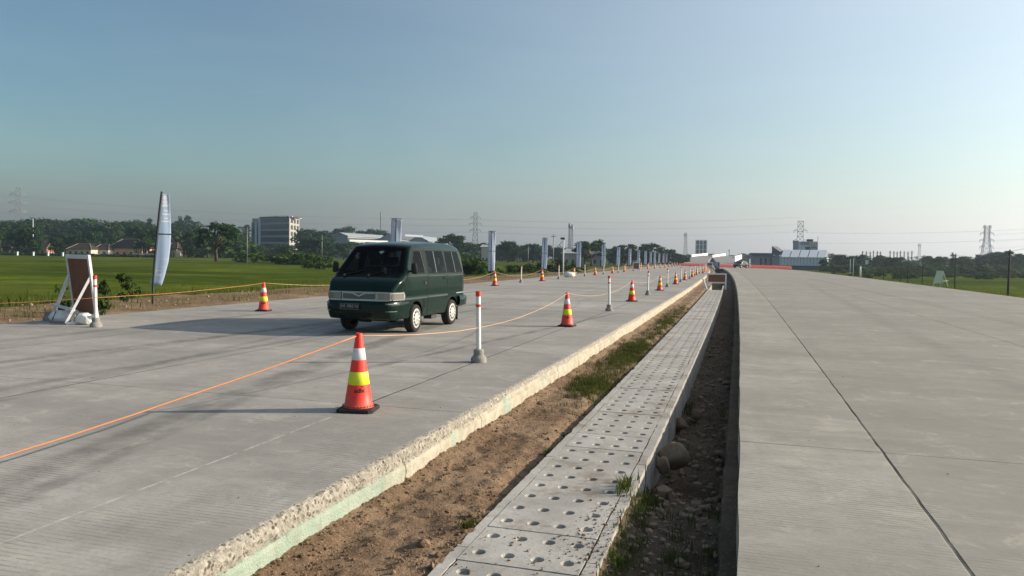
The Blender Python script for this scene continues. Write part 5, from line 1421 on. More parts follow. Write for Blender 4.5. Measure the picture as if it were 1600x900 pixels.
for px, yt, Z, k, lab in ((283, 335.5, 640, 'tall', 'leftmost of three tall faint trees above the skyline right of the bowed flag'), (295, 337, 640, 'tall', 'middle one of three tall faint trees on the skyline'), (306, 339, 640, 'feather', 'widest of three tall faint trees above the skyline left of the rain tree'),
                          (131, 338, 560, 'feather', 'taller pointed tree on the left skyline above the sign board'), (233, 341, 560, 'tall', 'slim tall tree on the skyline just left of the bowed flag'), (385, 351, 620, 'tall', 'thin faint tree just left of the office block'), (381, 352, 640, 'feather', 'feathery faint tree beside the office block left corner'),
                          (478, 357, 520, 'round', 'round tree beside the right end of the office block'), (508, 360, 520, 'round', 'dark round tree left of the grey factory gable'), (524, 357, 560, 'tall', 'pointed tree left of the grey factory roof'), (545, 355, 600, 'rain', 'domed tree rising behind the grey factory roof'), (581, 358, 600, 'rain', 'broad domed tree behind the factory roof left of the banner'),
                          (706, 366, 330, 'rain', 'domed tree above the van roof end'), (793, 376, 330, 'round', 'round tree right of the first banner'), (833, 378, 330, 'round', 'round tree left of the second banner'), (924, 374.5, 230, 'rain', 'broad dark rain tree between the third and fourth banners'),
                          (979, 381, 250, 'rain', 'dark spreading tree behind the sixth banner'), (1018, 380, 280, 'rain', 'flat topped dark tree above the far banners'), (1047, 387, 300, 'round', 'round tree behind the last banners'), (996, 384, 280, 'feather', 'feathery tree behind the far banners')):
    tree(k, px, Z, yt, lab, wide=1.25)
MID = 'trees along the far side of the middle fields'
for i in range(62):
    px = 300 + 640 * i / 62 + trnd.uniform(-4, 4)
    if 388 < px < 470 : yt = 381
    else: yt = sky_l(px) + trnd.choice([2, 4, 6, 9])
    if 515 < px < 705: yt = max(yt, 379)
    Z = trnd.uniform(330, 430); k = trnd.choice(['round', 'round', 'rain', 'feather', 'bush'])
    tree(k, px, Z, min(yt, 386), 'dark tree in the belt along the far edge of the middle fields', MID, wide=trnd.uniform(1.1, 1.6))
FARB = 'dark trees behind the far banners'
for i in range(26):
    px = 895 + 185 * i / 26 + trnd.uniform(-3, 3); Z = trnd.uniform(250, 330)
    tree(trnd.choice(['round', 'rain', 'round']), px, Z, sky_l(px) + trnd.uniform(2, 8), 'dark tree in the belt behind the row of far banners', FARB, wide=trnd.uniform(1.1, 1.5))
# village greenery at left
VIL = 'garden trees in front of the village houses at left'
for i in range(30):
    px = -20 + 330 * i / 30 + trnd.uniform(-5, 5)
    k = trnd.choice(['banana', 'round', 'feather', 'round', 'palm']); Z = trnd.uniform(300, 345)
    if 98 < px < 240: Z = trnd.uniform(352, 380)
    yt = trnd.uniform(352, 372) if k != 'banana' else trnd.uniform(376, 384)
    tree(k, px, Z, yt, f'garden {"banana clump" if k == "banana" else "tree"} among the village houses at the far left field edge', VIL, wide=trnd.uniform(.9, 1.2))
for px, yt, lab in ((222, 366, 'tall banana plants just left of the bowed flag'), (232, 370, 'banana clump partly behind the bowed flag'), (214, 372, 'banana clump beside the brown tiled house'), (268, 375, 'tall palm like plants right of the bowed flag')):
    tree('banana', px, 305, yt, lab, cat='banana plant', wide=.9)
# right side
def sky_r(x): return lerpk([(1290, 397), (1340, 397), (1400, 400), (1450, 399), (1470, 398), (1500, 402), (1530, 399), (1560, 393), (1600, 396), (1640, 392)], x)
RG = 'trees of the dark belt beyond the right field'
for i in range(60):
    px = 1285 + 350 * i / 60 + trnd.uniform(-3, 3); Z = trnd.uniform(215, 330); k = trnd.choice(['round', 'round', 'round', 'round', 'rain', 'feather'])
    tree(k, px, Z, sky_r(px) + trnd.choice([0, 2, 4, 8, 12]), 'tree in the dark belt along the far edge of the right field', RG, wide=trnd.uniform(1.0, 1.5))
for px, yt, Z, k, lab in ((1488, 393, 300, 'tall', 'slim pointed tree rising above the right tree belt'), (1572, 391.5, 260, 'rain', 'layered spreading tree behind the nearest timber pole at right'), (1597, 397, 250, 'rain', 'spreading tree at the right photo edge'), (1508, 399, 280, 'round', 'round topped tree in the right belt'),
                          (1533, 397, 290, 'round', 'round tree below the right lattice pylon'), (1377, 397, 300, 'round', 'round tree crown in front of the row of masts')):
    tree(k, px, Z, yt, lab, wide=1.2)
for i in range(34):
    px = 1300 + 320 * i / 34 + trnd.uniform(-4, 4); Z = trnd.uniform(120, 190)
    tree('bush', px, Z, trnd.uniform(422, 428) - (Z - 120) * .03, 'low bush scattered along the far part of the right field', 'low bushes in the right field', wide=trnd.uniform(1.2, 2.4), cat='bush')
for i in range(46):
    px = 1290 + 350 * i / 46 + trnd.uniform(-4, 4); Z = trnd.uniform(205, 225)
    tree('bush', px, Z, trnd.uniform(409, 416), 'dark undergrowth bush along the foot of the right tree belt', 'undergrowth bushes of the right tree belt', wide=trnd.uniform(1.5, 2.2), cat='bush')
for i in range(30):
    px = 1060 + 240 * i / 30 + trnd.uniform(-3, 3); Z = trnd.uniform(520, 700)
    tree(trnd.choice(['round', 'rain']), px, Z, trnd.uniform(395, 399), 'far tree on the horizon beyond the overpass', 'horizon trees beyond the overpass', wide=1.4)
# a far continuous wood behind everything
def far_wood():
    rnd = random.Random(3); bl = []
    for i in range(430):
        px = -120 + 1850 * rnd.random(); Z = rnd.uniform(800, 1300)
        yt = (sky_l(px) if px < 1200 else sky_r(max(1290, px))) + rnd.uniform(3, 9)
        h = max(3, ZY(px, Z, yt) + .8); p = D(px, Z, 0); bl.append((p.x, p.y, -.8 + h * .5, rnd.uniform(6, 12), rnd.uniform(6, 12), h * .52))
    me = clump_mesh('distant_woods', bl, 1.9, M['leaf_dark'], 9, .55)
    o = bpy.data.objects.new('distant_woods', me); COL.objects.link(o); tag(o, kind='stuff')
far_wood()
# hedge along the village edge
rnd = random.Random(8)
hb = []
for i in range(160):
    p = D(-30 + 280 * i / 160, 292 + rnd.uniform(-1, 1), 0); hb.append((p.x, p.y, rnd.uniform(-.6, -.2), 1.3, 1.0, rnd.uniform(.6, .9)))
o = bpy.data.objects.new('hedge', clump_mesh('hedge', hb, .35, M['leaf_dark'], 4, .8)); COL.objects.link(o); tag(o, 'long dark clipped hedge along the far edge of the left field', 'hedge')

# ------------------------------------------------------------------ buildings
def block(mb, a, b, depth, z0, z1):                            # a box whose front runs from a to b
    d = (b - a); d.z = 0; n = Vector((-d.y, d.x, 0)).normalized()
    q = [a, b, b + n * depth, a + n * depth]; vs = [Vector((p.x, p.y, z)) for z in (z0, z1) for p in q]
    mb.add(vs, [(3, 2, 1, 0), (4, 5, 6, 7), (0, 1, 5, 4), (1, 2, 6, 5), (2, 3, 7, 6), (3, 0, 4, 7)]); return n
def seg(a, b, u): return a.lerp(b, u)
def fixn(o): recalc(o.data); return o
def house(px0, px1, Z, ywall, yroof, wall, roof, label, hip=True, nwin=3, name='village_house', dep=7, ov=.5):
    a, b = D(px0, Z, 0), D(px1, Z, 0); z0 = -.9; zw = ZY((px0 + px1) / 2, Z, ywall); zr = ZY((px0 + px1) / 2, Z, yroof)
    root = empty(name, a, label=label, cat='house'); o0 = Vector((a.x, a.y, 0))
    L = lambda p: p - o0
    mb = MB(); n = block(mb, L(a), L(b), dep, z0, zw); fixn(mb.build('wall', wall, root))
    d = (b - a).normalized(); A, B = L(a) - d * ov - n * ov, L(b) + d * ov - n * ov; C, E = B + n * (dep + 2 * ov), A + n * (dep + 2 * ov); ins = min((b - a).length * .3, dep * .5) if hip else 0
    r1 = (A + E) / 2 + d * ins; r2 = (B + C) / 2 - d * ins
    zz = lambda p, z: Vector((p.x, p.y, z))
    mb = MB(); mb.add([zz(A, zw + .02), zz(B, zw + .02), zz(C, zw + .02), zz(E, zw + .02), zz(r1, zr), zz(r2, zr)], [(0, 1, 5, 4), (1, 2, 5), (2, 3, 4, 5), (3, 0, 4), (3, 2, 1, 0)]); ro = fixn(mb.build('roof', roof, root))
    mb = MB(); mb.bar(zz(r1, zr + .05), zz(r2, zr + .05), .22)
    for p, r in ((A, r1), (B, r2)): mb.bar(zz(p, zw + .08), zz(r, zr + .05), .18)
    mb.build('ridge_tiles', M['ridge'], ro)
    for k in range(nwin):
        u0 = (k + .25) / nwin; u1 = (k + .62) / nwin; door = k == nwin // 2
        mb = MB(); block(mb, L(seg(a, b, u0)) - n * .04, L(seg(a, b, u1)) - n * .04, .035, z0 if door else z0 + .9, z0 + 2.0); o = fixn(mb.build('door' if door else 'window', M['frame_dark'] if door else M['glass_dark'], root))
    return root
house(168, 222, 322, 388.0, 373.0, M['wall_orange'], M['tile_roof'], 'village house with brown tiled hip roof and orange walls left of the bowed flag', nwin=5, dep=11)
house(146, 169, 318, 390.5, 381.5, M['wall_cream'], M['tile_roof'], 'low tan walled house beside the orange walled house', nwin=2, dep=7)
house(106, 142, 312, 389.5, 380.5, M['wall_cream'], M['tile_roof'], 'long cream walled house behind the top of the sign board', nwin=4, dep=7)
house(52, 72, 330, 388, 377, M['wall_pink'], M['tile_roof'], 'faded pink walled house among trees at far left', hip=False, nwin=2, dep=6)
house(14, 52, 340, 391, 380, M['wall_pale'], M['tile_roof'], 'pale walled house half hidden by trees at far left', nwin=3)
0 and house(57, 80, 400, 366.5, 362.0, M['wall_cream'], M['roof_steel'], 'grey sheet roofed house above the trees right of the white mast', hip=False, nwin=3)
house(262, 276, 330, 389, 379, M['wall_cream'], M['tile_roof'], 'small cream house right of the bowed flag', nwin=2, dep=6)
house(880, 912, 240, 396, 388, M['wall_cream'], M['roof_steel'], 'pale grey roofed house behind the street lamp', nwin=3)
house(925, 945, 235, 398, 391, M['wall_grey'], M['roof_dark'], 'dark roofed shed below the broad rain tree', hip=False, nwin=2)
house(752, 764, 330, 386, 382, M['wall_cream'], M['roof_steel'], 'small white house left of the first banner', nwin=2)
# garden wall and its posts
a, b = D(206, 300, 0), D(250, 300, 0); mb = MB(); block(mb, a, b, .3, -1, ZY(228, 300, 396)); tag(fixn(mb.build('garden_wall', M['wall_cream'])), 'low cream garden wall behind the bowed banner flag', 'wall')
for k, px in enumerate((27, 52, 75, 98)):
    p = D(px, 289, 0); mb = MB(); mb.box(p.x - .28, p.x + .28, p.y - .28, p.y + .28, -.9, .55); mb.box(p.x - .36, p.x + .36, p.y - .36, p.y + .36, .55, .68)
    tag(mb.build('hedge_post', M['wall_pale']), f'{ORD[k]} pale stone post from the left in front of the dark hedge', 'post', 'pale posts along the hedge')
def office():
    Z = 560; a, c, e = D(394, Z + 30, 0), D(452, Z, 0), D(467.5, Z + 26, 0); root = empty('office_block', c, label='six storey office block with dark glass front and cream end wall', cat='office building'); o0 = Vector((c.x, c.y, 0))
    z0 = -1; zt = ZY(425, Z + 15, 340.5); a, c, e = a - o0, c - o0, e - o0
    back = a + (e - c)
    mb = MB(); vs = [Vector((p.x, p.y, z)) for z in (z0, zt) for p in (a, c, e, back)]; mb.add(vs, [(3, 2, 1, 0), (4, 5, 6, 7), (0, 1, 5, 4), (1, 2, 6, 5), (2, 3, 7, 6), (3, 0, 4, 7)]); fixn(mb.build('wall', M['office_end'], root))
    n1 = Vector(((c - a).y, -(c - a).x, 0)).normalized(); n2 = Vector(((e - c).y, -(e - c).x, 0)).normalized()
    fl = 6; H = (zt - z0) / fl
    for k in range(fl):
        mb = MB(); p, q = seg(a, c, .24) + n1 * .5, seg(a, c, .985) + n1 * .5; block(mb, p, q, .45, z0 + H * k + H * .30, z0 + H * (k + 1) - .1); fixn(mb.build('window_band', M['glass_dark'], root))
        mb = MB(); block(mb, p + n1 * .2, q + n1 * .2, .6, z0 + H * k, z0 + H * k + H * .28); fixn(mb.build('spandrel', M['wall_grey'], root))
        for j in range(3):
            u = .14 + .3 * j; mb = MB(); p, q = seg(c, e, u) + n2 * .2, seg(c, e, u + .17) + n2 * .2; block(mb, p, q, .3, z0 + H * k + 1.0, z0 + H * (k + 1) - .7); fixn(mb.build('window', M['glass_dark'], root))
    mb = MB(); p, q = seg(a, c, .0) + n1 * .7, seg(a, c, .22) + n1 * .7; block(mb, p, q, .6, z0, zt - 3.2); o = fixn(mb.build('glass_wing', M['glass_dark'], root))
    mb = MB(); p, q = seg(a, c, .10) + n1 * .9, seg(a, c, .15) + n1 * .9; block(mb, p, q, .6, z0, zt - 3); fixn(mb.build('pier', M['wall_pale'], root))
    mb = MB(); p, q = seg(a, c, .20) + n1 * .9, seg(a, c, .25) + n1 * .9; block(mb, p, q, .6, z0, zt); fixn(mb.build('pier', M['wall_pale'], root))
    mb = MB(); block(mb, seg(a, c, .22) + n1 * .8, c + n1 * .8, 12, zt, zt + 1.0); fixn(mb.build('roof', M['roof_dark'], root))
    mb = MB(); vs = [Vector((p.x, p.y, z)) for z in (zt + .35, zt + .95) for p in (c + n2 * 1.2 - n1 * 1.0, e + n2 * 1.2 + (e - c).normalized() * 1.2, e - n2 * 8, c - n2 * 8)]
    mb.add(vs, [(3, 2, 1, 0), (4, 5, 6, 7), (0, 1, 5, 4), (1, 2, 6, 5), (2, 3, 7, 6), (3, 0, 4, 7)]); fixn(mb.build('roof_edge', M['roof_white'], root))
office()
def shed(px, Za, Zb, yw, yr, wall, roof, label, extra=()):     # long gabled factory: gable at px[0..1], length to px[2]
    a, b, c = D(px[0], Za, 0), D(px[1], Za - 3, 0), D(px[2], Zb, 0); zw = ZY(px[0], Za, yw); zr = ZY((px[0] + px[1]) / 2, Za, yr)
    root = empty('factory_shed', a, label=label, cat='factory'); o0 = Vector((a.x, a.y, 0)); d = c - b; a, b = a - o0, b - o0; a.z = b.z = 0; d.z = 0
    m = (a + b) / 2; zz = lambda p, z: Vector((p.x, p.y, z)); z0 = -1
    mb = MB(); P = [zz(a, z0), zz(b, z0), zz(b, zw), zz(m, zr), zz(a, zw)]; mb.add(P + [p + d for p in P], [(0, 1, 2, 3, 4), (9, 8, 7, 6, 5), (1, 6, 7, 2), (5, 0, 4, 9)]); fixn(mb.build('wall', wall, root))
    s = (b - a).normalized() * .6; dn = d.normalized() * .8; mb = MB(); t = .25
    Q = [zz(a - s, zw - .3), zz(m, zr), zz(b + s, zw - .3)]; vs = [p - dn for p in Q] + [p + d + dn for p in Q]; vs += [p + zh * t for p in vs]
    mb.add(vs, [(0, 3, 4, 1), (1, 4, 5, 2), (6, 7, 10, 9), (7, 8, 11, 10), (0, 1, 7, 6), (1, 2, 8, 7), (2, 5, 11, 8), (5, 4, 10, 11), (4, 3, 9, 10), (3, 0, 6, 9)]); ro = fixn(mb.build('roof', roof, root))
    nrm = Vector((d.y, -d.x, 0)).normalized(); nrm = nrm if (nrm.dot(b - a) > 0) else -nrm
    mb = MB(); p, q = b + nrm * .15, b + d + nrm * .15; mb.add([zz(p, zw - 2.2), zz(q, zw - 2.2), zz(q, zw - 1.2), zz(p, zw - 1.2)], [(0, 1, 2, 3)]); mb.build('clerestory', M['frame_dark'], root)
    return root
shed((520, 543, 606), 430, 470, 368, 364.0, M['wall_grey'], M['roof_steel'], 'grey gabled factory shed with long pale roof left of the second banner')
shed((596, 618, 655), 450, 520, 372, 364.5, M['wall_grey'], M['roof_dark'], 'dark roofed factory shed behind the second banner')
shed((640, 668, 712), 470, 540, 376, 369.0, M['wall_grey'], M['roof_steel'], 'grey factory shed above the rear of the van roof')
a, b = D(546, 425, 0), D(606, 440, 0); mb = MB(); block(mb, a, b, 5, ZY(570, 430, 378), ZY(570, 430, 375.0)); tag(fixn(mb.build('loading_canopy', M['roof_white'])), 'white loading canopy along the grey factory above the van', 'canopy')
a, b = D(632, 455, 0), D(660, 455, 0); mb = MB(); n = (b - a).cross(zh).normalized(); zA = ZY(645, 455, 368.6)
mb.add([zh * (zA - .3) + Vector((a.x, a.y, 0)), zh * (zA - .7) + Vector((b.x, b.y, 0)), Vector((b.x, b.y, zA + .5)) + fh * 3, Vector((a.x, a.y, zA + .9)) + fh * 3, zh * (zA - .55) + Vector((a.x, a.y, 0)), zh * (zA - .95) + Vector((b.x, b.y, 0))], [(0, 1, 2, 3), (4, 5, 1, 0)]); 
tag(mb.build('skylight_strip', M['roof_white']), 'bright white roof strip above the van roof', 'skylight')
def frame_tower():
    Z = 640; root = empty('tower_block', D(1095, Z, -1), face(D(1095, Z, 0)), label='small white framed tower block with dark windows on the horizon beyond the overpass', cat='building'); W = 16.5 / F * Z / 2; zt = ZY(1095, Z, 374.8) + 1
    mb = MB(); mb.box(-W + .3, W - .3, .3, 9, 0, zt - .6); mb.build('core', M['tower_green'], root)
    mb = MB()
    for x in (-W, -W / 3, W / 3, W): mb.box(x - .38, x + .38, -.3, .35, 0, zt)
    mb.build('column', M['roof_white'], root)
    mb = MB()
    for k in range(6): mb.box(-W - .38, W + .38, -.28, .33, zt * k / 5 - .45 if k else 0, zt * k / 5 - .02 if k else .4)
    mb.build('floor_slab', M['wall_pale'], root)
    mb = MB(); mb.box(W - .3, W + .35, .36, 9, 0, zt - .4); mb.build('side_wall', M['wall_pale'], root)
frame_tower()
def white_factory():
    Z = 250; z0 = -1.2
    a, b = D(1218, Z, 0), D(1289, Z - 6, 0); root = empty('white_factory', a, label='white clad factory with five pale roof panels at the end of the right carriageway', cat='factory'); o0 = Vector((a.x, a.y, 0)); A, B = a - o0, b - o0; A.z = B.z = 0
    zw = ZY(1250, Z, 401.0); zr = ZY(1250, Z + 5, 390.6)
    mb = MB(); n = block(mb, A, B, 14, ZY(1250, Z, 415.0), zw); fixn(mb.build('wall', M['roof_white'], root))
    mb = MB(); block(mb, A + n * .3, B + n * .3, 13, z0, ZY(1250, Z, 415.0) - .01); fixn(mb.build('plinth', M['roof_dark'], root))
    zz = lambda p, z: Vector((p.x, p.y, z))
    for k in range(5):
        u0, u1 = k / 5 + .008, (k + 1) / 5 - .012; d = (B - A); e = d.normalized()
        p, q = seg(A, B, u0) - n * .5 + e * .3, seg(A, B, u1) - n * .5 + e * .3; r, s = seg(A, B, u1) + n * 4.5 - n * .3 + e * .55, seg(A, B, u0) + n * 4.5 - n * .3 + e * .55
        mb = MB(); vs = [zz(p, zw - .15), zz(q, zw - .15), zz(r, zr), zz(s, zr)]; vs += [v - zh * .25 for v in vs]
        mb.add(vs, [(0, 1, 2, 3), (7, 6, 5, 4), (0, 4, 5, 1), (1, 5, 6, 2), (2, 6, 7, 3), (3, 7, 4, 0)]); fixn(mb.build('roof_panel', M['roof_white'], root))
    mb = MB(); block(mb, A + n * 4.4 - (B - A) * .0, B + n * 4.4, 9.5, zw + .05, zr - .35); fixn(mb.build('roof', M['roof_dark'], root))
    mb = MB(); nb = 14
    for k in range(nb): 
        u = (k + .5) / nb; p = seg(A, B, u) - n * .06; mb.bar(zz(p, ZY(1250, Z, 414.5)), zz(p, zw - .4), .09)
    tag(mb.build('cladding_ribs', M['wall_grey'], root), kind='stuff')
    # left wing
    a, b = D(1169, Z + 6, 0), D(1217.6, Z, 0); root = empty('factory_wing', a, label='grey low factory wing with three dark windows left of the white clad factory', cat='factory'); o0 = Vector((a.x, a.y, 0)); A, B = a - o0, b - o0; A.z = B.z = 0
    zw = ZY(1195, Z, 397.8)
    mb = MB(); n = block(mb, A, B, 14, z0, zw); fixn(mb.build('wall', M['wall_grey'], root))
    mb = MB(); block(mb, seg(A, B, .14) - n * .8, seg(A, B, .84) - n * .8, 15, zw - .35, zw + .02); fixn(mb.build('canopy', M['roof_dark'], root))
    for u in (.39, .54, .71):
        mb = MB(); block(mb, seg(A, B, u) - n * .08, seg(A, B, u + .045) - n * .08, .07, z0 + .8, ZY(1195, Z, 403)); fixn(mb.build('window', M['glass_dark'], root))
    mb = MB(); zq = ZY(1201, Z + 4, 384.3); p, q = seg(A, B, .63) + n * 4, seg(A, B, .99) + n * 4; vs = [zz(p, zw), zz(q, zw), zz(q, zw + .35), zz(p, zq)]; vs += [v + n * 6 for v in vs]
    mb.add(vs, [(0, 1, 2, 3), (7, 6, 5, 4), (3, 2, 6, 7), (0, 3, 7, 4), (1, 5, 6, 2)]); fixn(mb.build('roof_monitor', M['roof_dark'], root))
    mb = MB(); block(mb, A + n * 1.5, B + n * 1.5, 12, zw + .03, zw + .55); fixn(mb.build('roof', M['roof_dark'], root))
    # block behind
    Z2 = 285; a, b = D(1238, Z2, 0), D(1277, Z2 - 3, 0); root = empty('factory_tower', a, label='pale stepped upper block rising behind the white clad factory', cat='building'); o0 = Vector((a.x, a.y, 0)); A, B = a - o0, b - o0; A.z = B.z = 0
    zt = ZY(1257, Z2, 377); mb = MB(); n = block(mb, A, seg(A, B, .22), 10, z0, zt + .2); fixn(mb.build('wall', M['wall_grey'], root))
    mb = MB(); block(mb, seg(A, B, .221), B, 10, z0, zt - .1); fixn(mb.build('wall', M['wall_pale'], root))
    mb = MB(); block(mb, seg(A, B, .30) - n * .15, seg(A, B, .66) - n * .15, .14, zt - 1.3, zt - .35); fixn(mb.build('fascia', M['wall_grey'], root))
    mb = MB(); block(mb, seg(A, B, .70) - n * .6, seg(A, B, .985) - n * .6, .6, zt - 1.5, zt - .2); fixn(mb.build('fascia', M['wall_cream'], root))
    mb = MB(); block(mb, seg(A, B, .50) - n * .12, seg(A, B, .68) - n * .12, .11, zt - 3.6, zt - 2.1); fixn(mb.build('window', M['glass_dark'], root))
    mb = MB(); block(mb, seg(A, B, .72) - n * .5, seg(A, B, .96) - n * .5, .5, zt - 2.5, zt - 2.2); fixn(mb.build('canopy', M['roof_dark'], root))
    mb = MB(); block(mb, seg(A, B, .55), seg(A, B, .80), 2, zt - .08, zt + .75); fixn(mb.build('water_tank', M['frame_dark'], root))
    mb = MB(); p = seg(A, B, .99); mb.bar(zz(p, zt), zz(p, zt + 1.7), .12); mb.build('mast', M['steel'], root)
white_factory()

# ------------------------------------------------------------------ pylons, masts, poles and wires
def pylon_mesh(H, base, topw, arms, bays=8):
    mb = MB(); th = .06 + H * .0034
    def wd(z): return base + (topw - base) * min(1, (z / (H * .72))) if z < H * .72 else topw
    zs = [H * (k / bays) ** .92 for k in range(bays + 1)]; cr = ((-1, -1), (1, -1), (1, 1), (-1, 1))
    P = lambda i, z: Vector((cr[i][0] * wd(z) / 2, cr[i][1] * wd(z) / 2, z))
    for a, b in zip(zs, zs[1:]):
        for i in range(4):
            j = (i + 1) % 4; mb.bar(P(i, a), P(i, b), th * 1.5); mb.bar(P(i, a), P(j, b), th); mb.bar(P(j, a), P(i, b), th); mb.bar(P(i, b), P(j, b), th)
    am = MB()
    for z, L in arms:
        for s in (1, -1):
            for sy in (1, -1):
                am.bar((s * wd(z) / 2, sy * wd(z) / 2, z), (s * L, 0, z + .2), th); am.bar((s * wd(z) / 2, sy * wd(z) / 2, z + H * .045), (s * L, 0, z + .2), th)
            am.bar((s * L, 0, z + .2), (s * L, 0, z - 1.4), th * 1.3)
    return mb.mesh('lattice', M['steel']), am.mesh('crossarms', M['steel'])
pyl = []
def pylon(px, Z, ytop, label, arms=((.62, 3.6), (.76, 3.9), (.89, 3.4)), base=.17, topw=.055, rot=0.0, z0=-.9):
    p = D(px, Z, z0); p.z = z0; H = ZY(px, Z, ytop) - z0; lm, am = pylon_mesh(H, H * base, H * topw, [(H * u, H * L / 30) for u, L in arms])
    root = empty('lattice_pylon', p, face(p, rot), label=label, cat='pylon', group='lattice pylons of the power line')
    for nm, me in (('lattice', lm), ('crossarms', am)):
        o = bpy.data.objects.new(nm, me); COL.objects.link(o); o.parent = root
    return root, H, [(H * u, H * L / 30) for u, L in arms]
P1 = pylon(29, 760, 293.5, 'faint lattice pylon at the far left above the wooded skyline')
P2 = pylon(742, 640, 332.5, 'lattice pylon with three pairs of arms just right of the van roof', topw=.07)
P3 = pylon(1249, 560, 345.5, 'lattice pylon rising behind the white clad factory', arms=((.55, 4.6), (.78, 4.2)), base=.2, topw=.12)
P4 = pylon(1540, 520, 353, 'broad lattice pylon above the right tree belt', arms=((.50, 4.2), (.66, 4.4), (.82, 4.2), (.98, 2.6)), base=.26, topw=.10, rot=.25)
WPTS = []
bpy.context.view_layer.update()
def arm_pts(P):
    root, H, arms = P; return [root.matrix_world @ Vector((s * L, 0, z - 1.3)) for z, L in arms for s in (1, -1)]
def wires(A, B, name, sagk=.012):
    for k, (a, b) in enumerate(zip(A, B)):
        L = (b - a).length; pts = [a.lerp(b, t / 20) - zh * sagk * L * 4 * (t / 20) * (1 - t / 20) for t in range(21)]
        mb = MB(); mb.tube(pts, .024, 4, False); tag(mb.build('power_cable', M['wire']), f'thin overhead power cable {name}', 'power cable', f'power cables {name}')
p1, p2, p3, p4 = map(arm_pts, (P1, P2, P3, P4))
off = lambda px, Z, y, A: [D(px, Z, 0) + zh * (ZY(px, Z, y) + (q.z - A[0].z)) for q in A]
wires(off(-260, 800, 318, p1), p1, 'leaving the photo left of the left pylon')
wires(p1, p2, 'between the left pylon and the one right of the van')
wires(p2, off(1249, 560, 362, p2), 'running right from the pylon beside the van to the factory pylon')
wires(p3, off(2000, 620, 330, p3), 'running right from the factory pylon', .02)
wires(p4[:6], off(1900, 560, 345, p4)[:6], 'leaving the photo right of the right pylon')
def telecom(px, Z, ytop, w0, w1, lab, cat='telecom mast'):
    p = D(px, Z, -.9); p.z = -.9; H = ZY(px, Z, ytop) + .9; lm, _ = pylon_mesh(H, w0, w1, [], 12)
    root = empty('telecom_mast', p, face(p), label=lab, cat=cat); o = bpy.data.objects.new('lattice', lm); COL.objects.link(o); o.parent = root
    for k in range(3):
        a = 2 * pi * k / 3; mb = MB(); mb.box(-.2, .2, w1 * .7, w1 * .7 + .25, H * .88, H * .97, Matrix.Rotation(a, 4, 'Z')); mb.build('antenna_panel', M['wall_pale'], root)
    return root
telecom(888.5, 420, 349, 1.5, .5, 'slimmer left one of two telecom masts right of the second banner'); telecom(892.5, 410, 351, 1.9, 1.0, 'thicker right one of two telecom masts right of the second banner')
telecom(1070.5, 520, 364, 3.4, 1.5, 'lattice telecom mast left of the framed tower block on the horizon')
telecom(1435.5, 640, 381, 2.4, 1.6, 'faint telecom mast above the right tree belt'); telecom(1139, 700, 390, 1.2, .8, 'tiny faint mast on the horizon above the overpass')
telecom(594, 900, 331, 1.0, .6, 'hair thin faint mast on the skyline left of the second banner')
for k, px in enumerate((1347, 1353, 1359, 1364, 1370, 1375, 1390, 1396, 1401, 1406, 1412, 1418, 1424)):
    Z = 420; p = D(px, Z, -.9); zt = ZY(px, Z, 392 + (k % 3) * .6); root = empty('substation_mast', p, label=f'{ORD[k]} slim substation mast from the left above the right tree belt', cat='mast', group='row of substation masts')
    mb = MB(); mb.bar(Vector((0, 0, 0)), Vector((0, 0, zt + .9)), .45); mb.build('shaft', M['steel'], root)
    mb = MB(); mb.bar(Vector((-.7, 0, zt)), Vector((.7, 0, zt)), .18); mb.build('crossbar', M['steel'], root)
def pole(px, Z, ytop, r, mat, lab, z0=-.7, arm=0, cat='pole', name='utility_pole', group=None, lean=0.0):
    p = D(px, Z, z0); p.z = z0; H = ZY(px, Z, ytop) - z0; root = empty(name, p, face(p), label=lab, cat=cat, group=group); root.rotation_euler.y = lean
    mb = MB(); mb.tube([(0, 0, -.3), (0, 0, H * .5), (0, 0, H)], [r * 1.2, r, r * .8], 8); mb.build('shaft', mat, root, smooth=True)
    if arm:
        mb = MB(); mb.bar((-arm, 0, H * .93), (arm, 0, H * .93), r * .9); mb.build('crossarm', mat, root)
    return p + zh * H * .96
TIM = 'timber poles along the right road edge'
tops = []
for k, (px, Z, yt, r) in enumerate(((1574.5, 52, 390, .062), (1491.5, 66, 396, .045), (1441, 82, 399, .04), (1418, 92, 400, .04), (1407, 100, 400, .035), (1380.5, 112, 404, .04), (1333, 140, 404, .05), (1328, 150, 405, .05))):
    tops.append(pole(px, Z, yt, r, M['wood_dark'] if k < 6 else M['wall_pale'], ('nearest and thickest dark timber pole at the right edge' if k == 0 else f'{ORD[k]} dark timber pole from the right along the right road edge' if k < 6 else f'slim grey pole near the white factory, {"right" if k == 6 else "left"} one of a pair'), -.6, .22 if k == 0 else .12 if k < 6 else 0, group=TIM if k < 6 else None, lean=trnd.uniform(-.01, .012)))
for k in range(5):
    for dz in (0, -.45):
        a, b = tops[k] + zh * dz, tops[k + 1] + zh * dz; mb = MB(); mb.tube([a.lerp(b, t / 10) - zh * .3 * 4 * (t / 10) * (1 - t / 10) for t in range(11)], .009, 4, False); tag(mb.build('overhead_wire', M['wire']), f'{"upper" if dz == 0 else "lower"} wire on the timber poles, {ORD[k]} span from the right', 'wire', 'wires along the timber poles')
a = tops[0]; b = D(1720, 40, 3.6)
for dz in (0, -.45): mb = MB(); mb.tube([a + zh * dz, (a + b) / 2 + zh * (dz - .15), b + zh * dz], .009, 4, False); tag(mb.build('overhead_wire', M['wire']), f'{"upper" if dz == 0 else "lower"} wire leaving the nearest timber pole to the right', 'wire', 'wires along the timber poles')
pole(52, 330, 341.5, .16, M['wall_pale'], 'slim pale mast above the trees at far left', cat='mast')
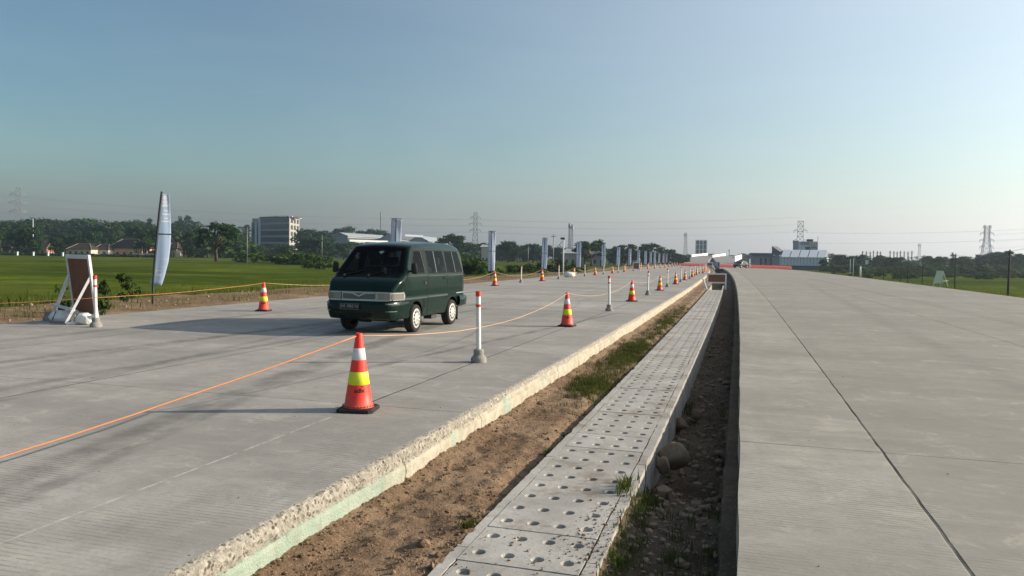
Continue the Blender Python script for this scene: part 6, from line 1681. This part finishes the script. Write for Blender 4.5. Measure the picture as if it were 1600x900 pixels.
pole(386, 165, 355, .08, M['steel'], 'slim grey field pole between the rain tree and the office block', arm=.5)
pole(503, 330, 367, .16, M['steel'], 'faint thin pole in the trees left of the factory', arm=.4)
lp = pole(879.5, 80, 371, .075, M['wall_pale'], 'grey street lamp pole with a dark head between the second and third banners', -.5, cat='street lamp', name='street_lamp')
root = [o for o in COL.objects if o.name.startswith('street_lamp')][0]
mb = MB(); hh = lp.z - root.location.z; mb.box(-.32, .12, -.12, .12, hh - .05, hh + .17); mb.build('lamp_head', M['frame_dark'], root)
mb = MB(); mb.bar((-.1, 0, hh - .2), (-.75, 0, hh - 1.0), .05); mb.bar((-.1, 0, hh - .9), (-.45, 0, hh - .6), .04); mb.build('bracket', M['frame_dark'], root)
pole(864, 150, 365.5, .10, M['steel'], 'thin grey pole left of the street lamp', arm=.5)
pole(825, 230, 385, .10, M['steel'], 'short pale pole in the field left of the second banner')
# pale posts and a small sign near the factory end of the right verge
for k, (px, Z, yt, yb) in enumerate(((1344, 112, 416, 0), (1171, 172, 404.5, 0))):
    pole(px, Z, yt, .12, M['white_paint'], ('short white marker post on the right verge left of the timber poles', 'short white post behind the orange barriers below the grey wing')[k], -.2, cat='marker post', name='marker_post')
p = D(1354, 150, 0); sg = empty('road_sign', p, face(p), label='small white square sign on a slim post before the right tree belt', cat='sign')
z1 = ZY(1354, 150, 413); z2 = ZY(1354, 150, 406.5); mb = MB(); mb.box(-.28, .28, -.03, .03, z1, z2); mb.build('sign_plate', M['white_paint'], sg); mb = MB(); mb.box(-.05, .05, .03, .12, -1, z2); mb.build('post', M['steel'], sg)

# ------------------------------------------------------------------ haze
t = NT('haze'); t.t.nodes.remove(t.b); pv = t.n('ShaderNodeVolumePrincipled'); pv.inputs['Color'].default_value = (*HAZE_COL, 1); pv.inputs['Density'].default_value = HAZE_DENSITY; pv.inputs['Anisotropy'].default_value = HAZE_ANISO
t.link(pv.outputs[0], t.out.inputs['Volume'])
mb = MB(); mb.box(-2450, 2450, -70, 2450, -2.0, 75); tag(mb.build('haze', t.m), kind='stuff')
